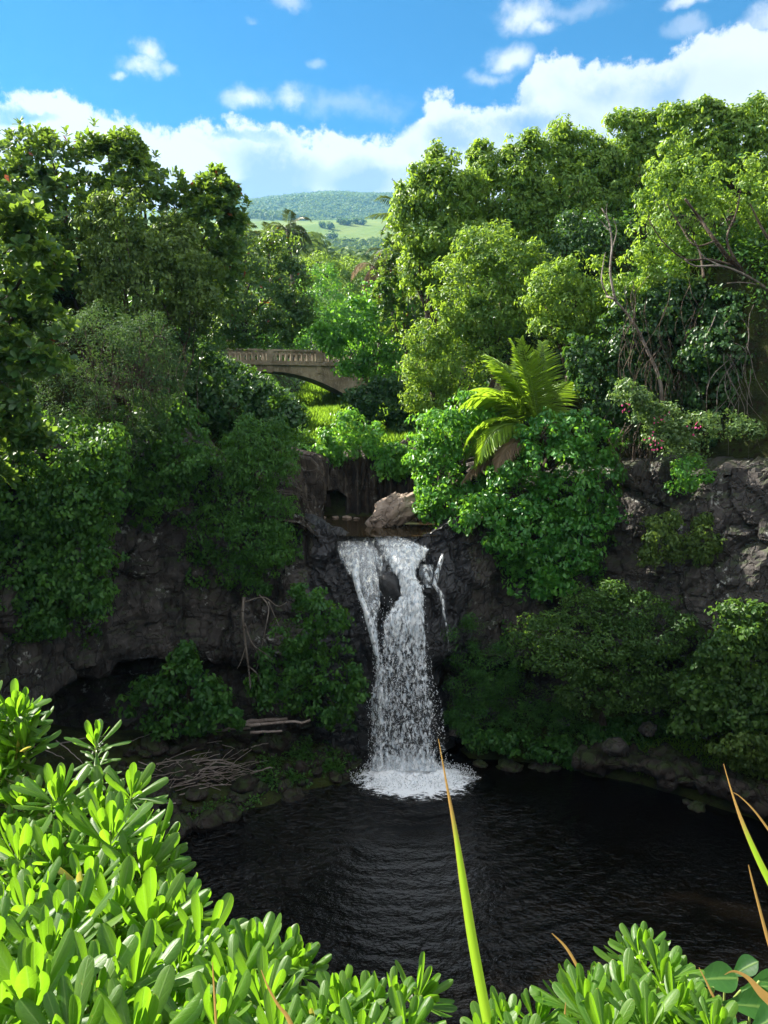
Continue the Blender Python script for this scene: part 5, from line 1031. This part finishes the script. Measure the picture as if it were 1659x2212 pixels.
# ------------------------------------------------------------------ light, sky, air
EL, AZ = R(41), R(-66)                     # sun ahead and to the left
sd = Vector((math.sin(AZ) * math.cos(EL), math.cos(AZ) * math.cos(EL), math.sin(EL)))
sl = bpy.data.lights.new('sun', 'SUN'); sl.energy = 5.0; sl.angle = R(.5); sl.color = (1., .93, .82)
so = bpy.data.objects.new('sun', sl); COL.objects.link(so); so.rotation_euler = (-sd).to_track_quat('-Z', 'Y').to_euler(); so.location = (-30, 40, 60)
w = bpy.data.worlds.new('World'); SC.world = w; w.use_nodes = True; m = NT(tree=w.node_tree)
sky = m.n('ShaderNodeTexSky', sky_type='NISHITA', sun_disc=False, sun_elevation=EL, sun_rotation=AZ, altitude=0., air_density=1.0, dust_density=.25, ozone_density=2.5).outputs[0]
sky = m.n('ShaderNodeHueSaturation', {'Saturation': 3.0, 'Value': SKYV, 'Color': sky, 'Hue': .495}).outputs[0]
D = m.n('ShaderNodeTexCoord').outputs['Generated']; s = m.n('ShaderNodeSeparateXYZ', {0: D}).outputs
az = m.math('MULTIPLY', m.math('ARCTAN2', s[0], s[1]), 180 / math.pi); el = m.math('MULTIPLY', m.math('ARCSINE', s[2]), 180 / math.pi)
def ae(px, py): d = ray(px, py); d = d / np.linalg.norm(d); return math.degrees(math.atan2(d[0], d[1])), math.degrees(math.asin(d[2]))
def px_deg(px, py): return abs(ae(px + 5, py)[0] - ae(px - 5, py)[0]) / 10, abs(ae(px, py + 5)[1] - ae(px, py - 5)[1]) / 10
nz1 = m.noise(D, 9., 8, .60, .25); nz2 = m.noise(D, 26., 6, .6, .2); nzv = m.n('ShaderNodeTexNoise', {'Vector': D, 'Scale': 14., 'Detail': 6., 'Roughness': .6}).outputs[1]
nv = m.n('ShaderNodeSeparateXYZ', {0: nzv}).outputs
az2 = m.math('ADD', az, m.math('MULTIPLY', m.math('SUBTRACT', nv[0], .5), 2.6)); el2 = m.math('ADD', el, m.math('MULTIPLY', m.math('SUBTRACT', nv[1], .5), 2.6))
edge_px = [(-60, 195), (0, 195), (100, 200), (200, 222), (300, 248), (360, 266), (430, 272), (520, 268), (620, 280), (700, 290), (770, 290), (830, 288), (870, 262), (905, 220), (960, 200), (1000, 212), (1040, 236), (1090, 228), (1125, 190), (1180, 112), (1240, 120), (1300, 130), (1360, 140), (1420, 128), (1470, 96), (1530, 52), (1580, 50), (1659, 62), (1720, 60)]
cv = m.n('ShaderNodeFloatCurve', {'Factor': 1.0}); mp = cv.mapping; cu = mp.curves[0]
pts = [((ae(x, y)[0] + 60) / 120, ae(x, y)[1] / 60) for x, y in edge_px]
pts = [(0, .40)] + [p for p in pts] + [(.86, .6), (1, .45)]
cu.points[0].location = pts[0]; cu.points[1].location = pts[-1]
for p in pts[1:-1]: cu.points.new(*p)
mp.update()
m.t.links.new(m.math('MULTIPLY_ADD', az2, 1 / 120, .5), cv.inputs['Value'])
edge = m.math('MULTIPLY', cv.outputs[0], 60.)
band = m.math('ADD', m.math('SUBTRACT', edge, el2), m.math('MULTIPLY', m.math('SUBTRACT', nz2, .5), 3.2)); band = m.math('ADD', band, m.math('MULTIPLY', m.math('SUBTRACT', m.noise(D, 75., 5, .65, .3), .5), 1.7))
dens = m.sm(-.2, .6, band)
# blue gaps inside the band
def blob(px, py, rx, ry, soft=1.6, a=None, e=None):
    ca_, ce = ae(px, py); kx, ky = px_deg(px, py)
    dx = m.math('MULTIPLY', m.math('SUBTRACT', a or az2, ca_), 1 / (rx * kx)); dy = m.math('MULTIPLY', m.math('SUBTRACT', e or el2, ce), 1 / (ry * ky))
    q = m.math('ADD', m.math('MULTIPLY', dx, dx), m.math('MULTIPLY', dy, dy)); return m.sm(soft, .1, q)
for px, py, rx, ry, k in [(25, 250, 62, 20, .95), (100, 262, 40, 8, .5), (545, 302, 80, 12, .75), (830, 265, 60, 22, .6), (1150, 262, 70, 18, .35), (1110, 215, 40, 24, .5)]:
    b = m.math('MULTIPLY', blob(px, py, rx, ry), m.math('MULTIPLY', m.sm(.25, .6, nz1), k)); dens = m.math('MULTIPLY', dens, m.math('SUBTRACT', 1., b))
for px, py, rx, ry, k in [(308, 145, 52, 22, 1.2), (325, 118, 36, 24, 1.0), (262, 158, 30, 12, .8), (370, 150, 26, 14, .6), (540, 216, 50, 28, .95), (622, 216, 40, 26, .8), (680, 128, 22, 14, .35), (1128, 28, 66, 40, 1.15), (1160, 55, 40, 22, .9), (1092, 128, 56, 36, 1.05), (1060, 165, 60, 20, .6), (1490, 2, 46, 16, .9), (1240, 15, 90, 20, .3), (620, 2, 40, 22, .5), (545, 30, 14, 10, .25), (740, 225, 150, 36, .32), (1660, 40, 60, 40, .8), (1480, 60, 50, 20, .4)]:
    ca_, ce = ae(px, py); kx, ky = px_deg(px, py); dx = m.math('MULTIPLY', m.math('SUBTRACT', az2, ca_), 1 / (rx * kx)); dy = m.math('MULTIPLY', m.math('SUBTRACT', el2, ce), 1 / (ry * ky))
    q = m.math('SUBTRACT', 1., m.math('MULTIPLY', m.math('SQRT', m.math('ADD', m.math('MULTIPLY', dx, dx), m.math('MULTIPLY', dy, dy))), .62))
    b = m.math('MULTIPLY', m.sm(.12, .95, m.math('ADD', q, m.math('MULTIPLY', m.math('SUBTRACT', m.math('ADD', m.math('MULTIPLY', nz1, .35), m.math('MULTIPLY', nz2, .65)), .52), 2.2))), m.math('MULTIPLY', m.sm(0., .3, q), min(.95, k)))
    dens = m.math('MAXIMUM', dens, b)
# scattered clouds elsewhere in the sky, plus added cover out of view for fill light
far = m.math('MULTIPLY', m.sm(48., 65., m.math('ABSOLUTE', az)), m.sm(.5, .62, m.noise(D, 3., 6, .6))); dens = m.math('MAXIMUM', dens, far)
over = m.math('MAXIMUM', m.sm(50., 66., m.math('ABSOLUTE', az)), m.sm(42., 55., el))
fill_clouds = m.math('MULTIPLY', over, m.sm(.36, .5, m.noise(D, 2.6, 6, .6))); dens = m.math('MINIMUM', m.math('MAXIMUM', dens, fill_clouds), 1.)
# thickness shading of the clouds: grey-blue bellies
sh = m.noise(D, 5.5, 5, .55, .3)
gray = m.sm(.46, .68, sh)
for px, py, rx, ry, k in [(615, 375, 75, 55, .85), (760, 385, 60, 40, .7), (1050, 285, 110, 50, .65), (1130, 262, 60, 30, .5), (850, 400, 120, 30, .6), (1480, 190, 200, 50, .25), (560, 420, 120, 26, .7), (300, 330, 160, 30, -.6), (150, 260, 160, 40, -.6), (950, 230, 60, 30, -.4)]:
    b = m.math('MULTIPLY', blob(px, py, rx, ry, 2.), k); gray = m.math('ADD', gray, b)
gray = m.math('MULTIPLY', m.math('MINIMUM', m.math('MAXIMUM', gray, 0.), 1.), m.sm(.1, 2.4, band))
wispy = m.sm(.35, .8, m.math('ADD', m.math('MULTIPLY', nz2, .5), m.math('MULTIPLY', nz1, .5)))
cc = m.mix(m.math('MULTIPLY', gray, .95), (CLW * 1.0, CLW * 1.0, CLW * 1.0), (CLW * .38, CLW * .51, CLW * .66))
cc = m.mix(m.math('MULTIPLY', wispy, .1), cc, (CLW * .7, CLW * .78, CLW * .88))
cc = m.mix(m.math('MULTIPLY', fill_clouds, .9), cc, (CLW * 2.2, CLW * 2.2, CLW * 2.2))       # added unseen clouds, brightened to lift the ambient light
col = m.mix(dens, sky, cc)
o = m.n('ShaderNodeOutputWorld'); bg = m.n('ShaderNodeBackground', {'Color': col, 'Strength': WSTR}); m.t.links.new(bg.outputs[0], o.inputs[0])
w.cycles.sampling_method = 'MANUAL'; w.cycles.sample_map_resolution = 512

# air between here and the hills
m = NT('air'); v = m.n('ShaderNodeVolumePrincipled', {'Color': (.22, .56, 1.0, 1), 'Density': HAZE, 'Anisotropy': .2}).outputs[0]; m.out(None, vol=v)
lo, hi = np.array([-9800., -450., -9.]), np.array([9800., 10600., 1120.])
hz_o = mesh_obj('haze', [(x, y, z) for x in (lo[0], hi[0]) for y in (lo[1], hi[1]) for z in (lo[2], hi[2])], np.array([[0, 1, 3, 2], [4, 6, 7, 5], [0, 4, 5, 1], [2, 3, 7, 6], [0, 2, 6, 4], [1, 5, 7, 3]]), m.m, smooth=False); tag(hz_o, kind='stuff')

SC.view_settings.view_transform = 'Standard'; SC.view_settings.look = 'None'; SC.view_settings.exposure = EXPO; SC.view_settings.gamma = 1; SC.view_settings.use_curve_mapping = False
cy = SC.cycles; cy.max_bounces = 7; cy.diffuse_bounces = 3; cy.glossy_bounces = 2; cy.transmission_bounces = 4; cy.transparent_max_bounces = 14; cy.volume_bounces = 0
cy.use_denoising = True; cy.caustics_reflective = False; cy.caustics_refractive = False; cy.sample_clamp_indirect = 5; cy.sample_clamp_direct = 6
try: cy.denoiser = 'OPENIMAGEDENOISE'; cy.denoising_input_passes = 'RGB_ALBEDO_NORMAL'
except Exception: pass
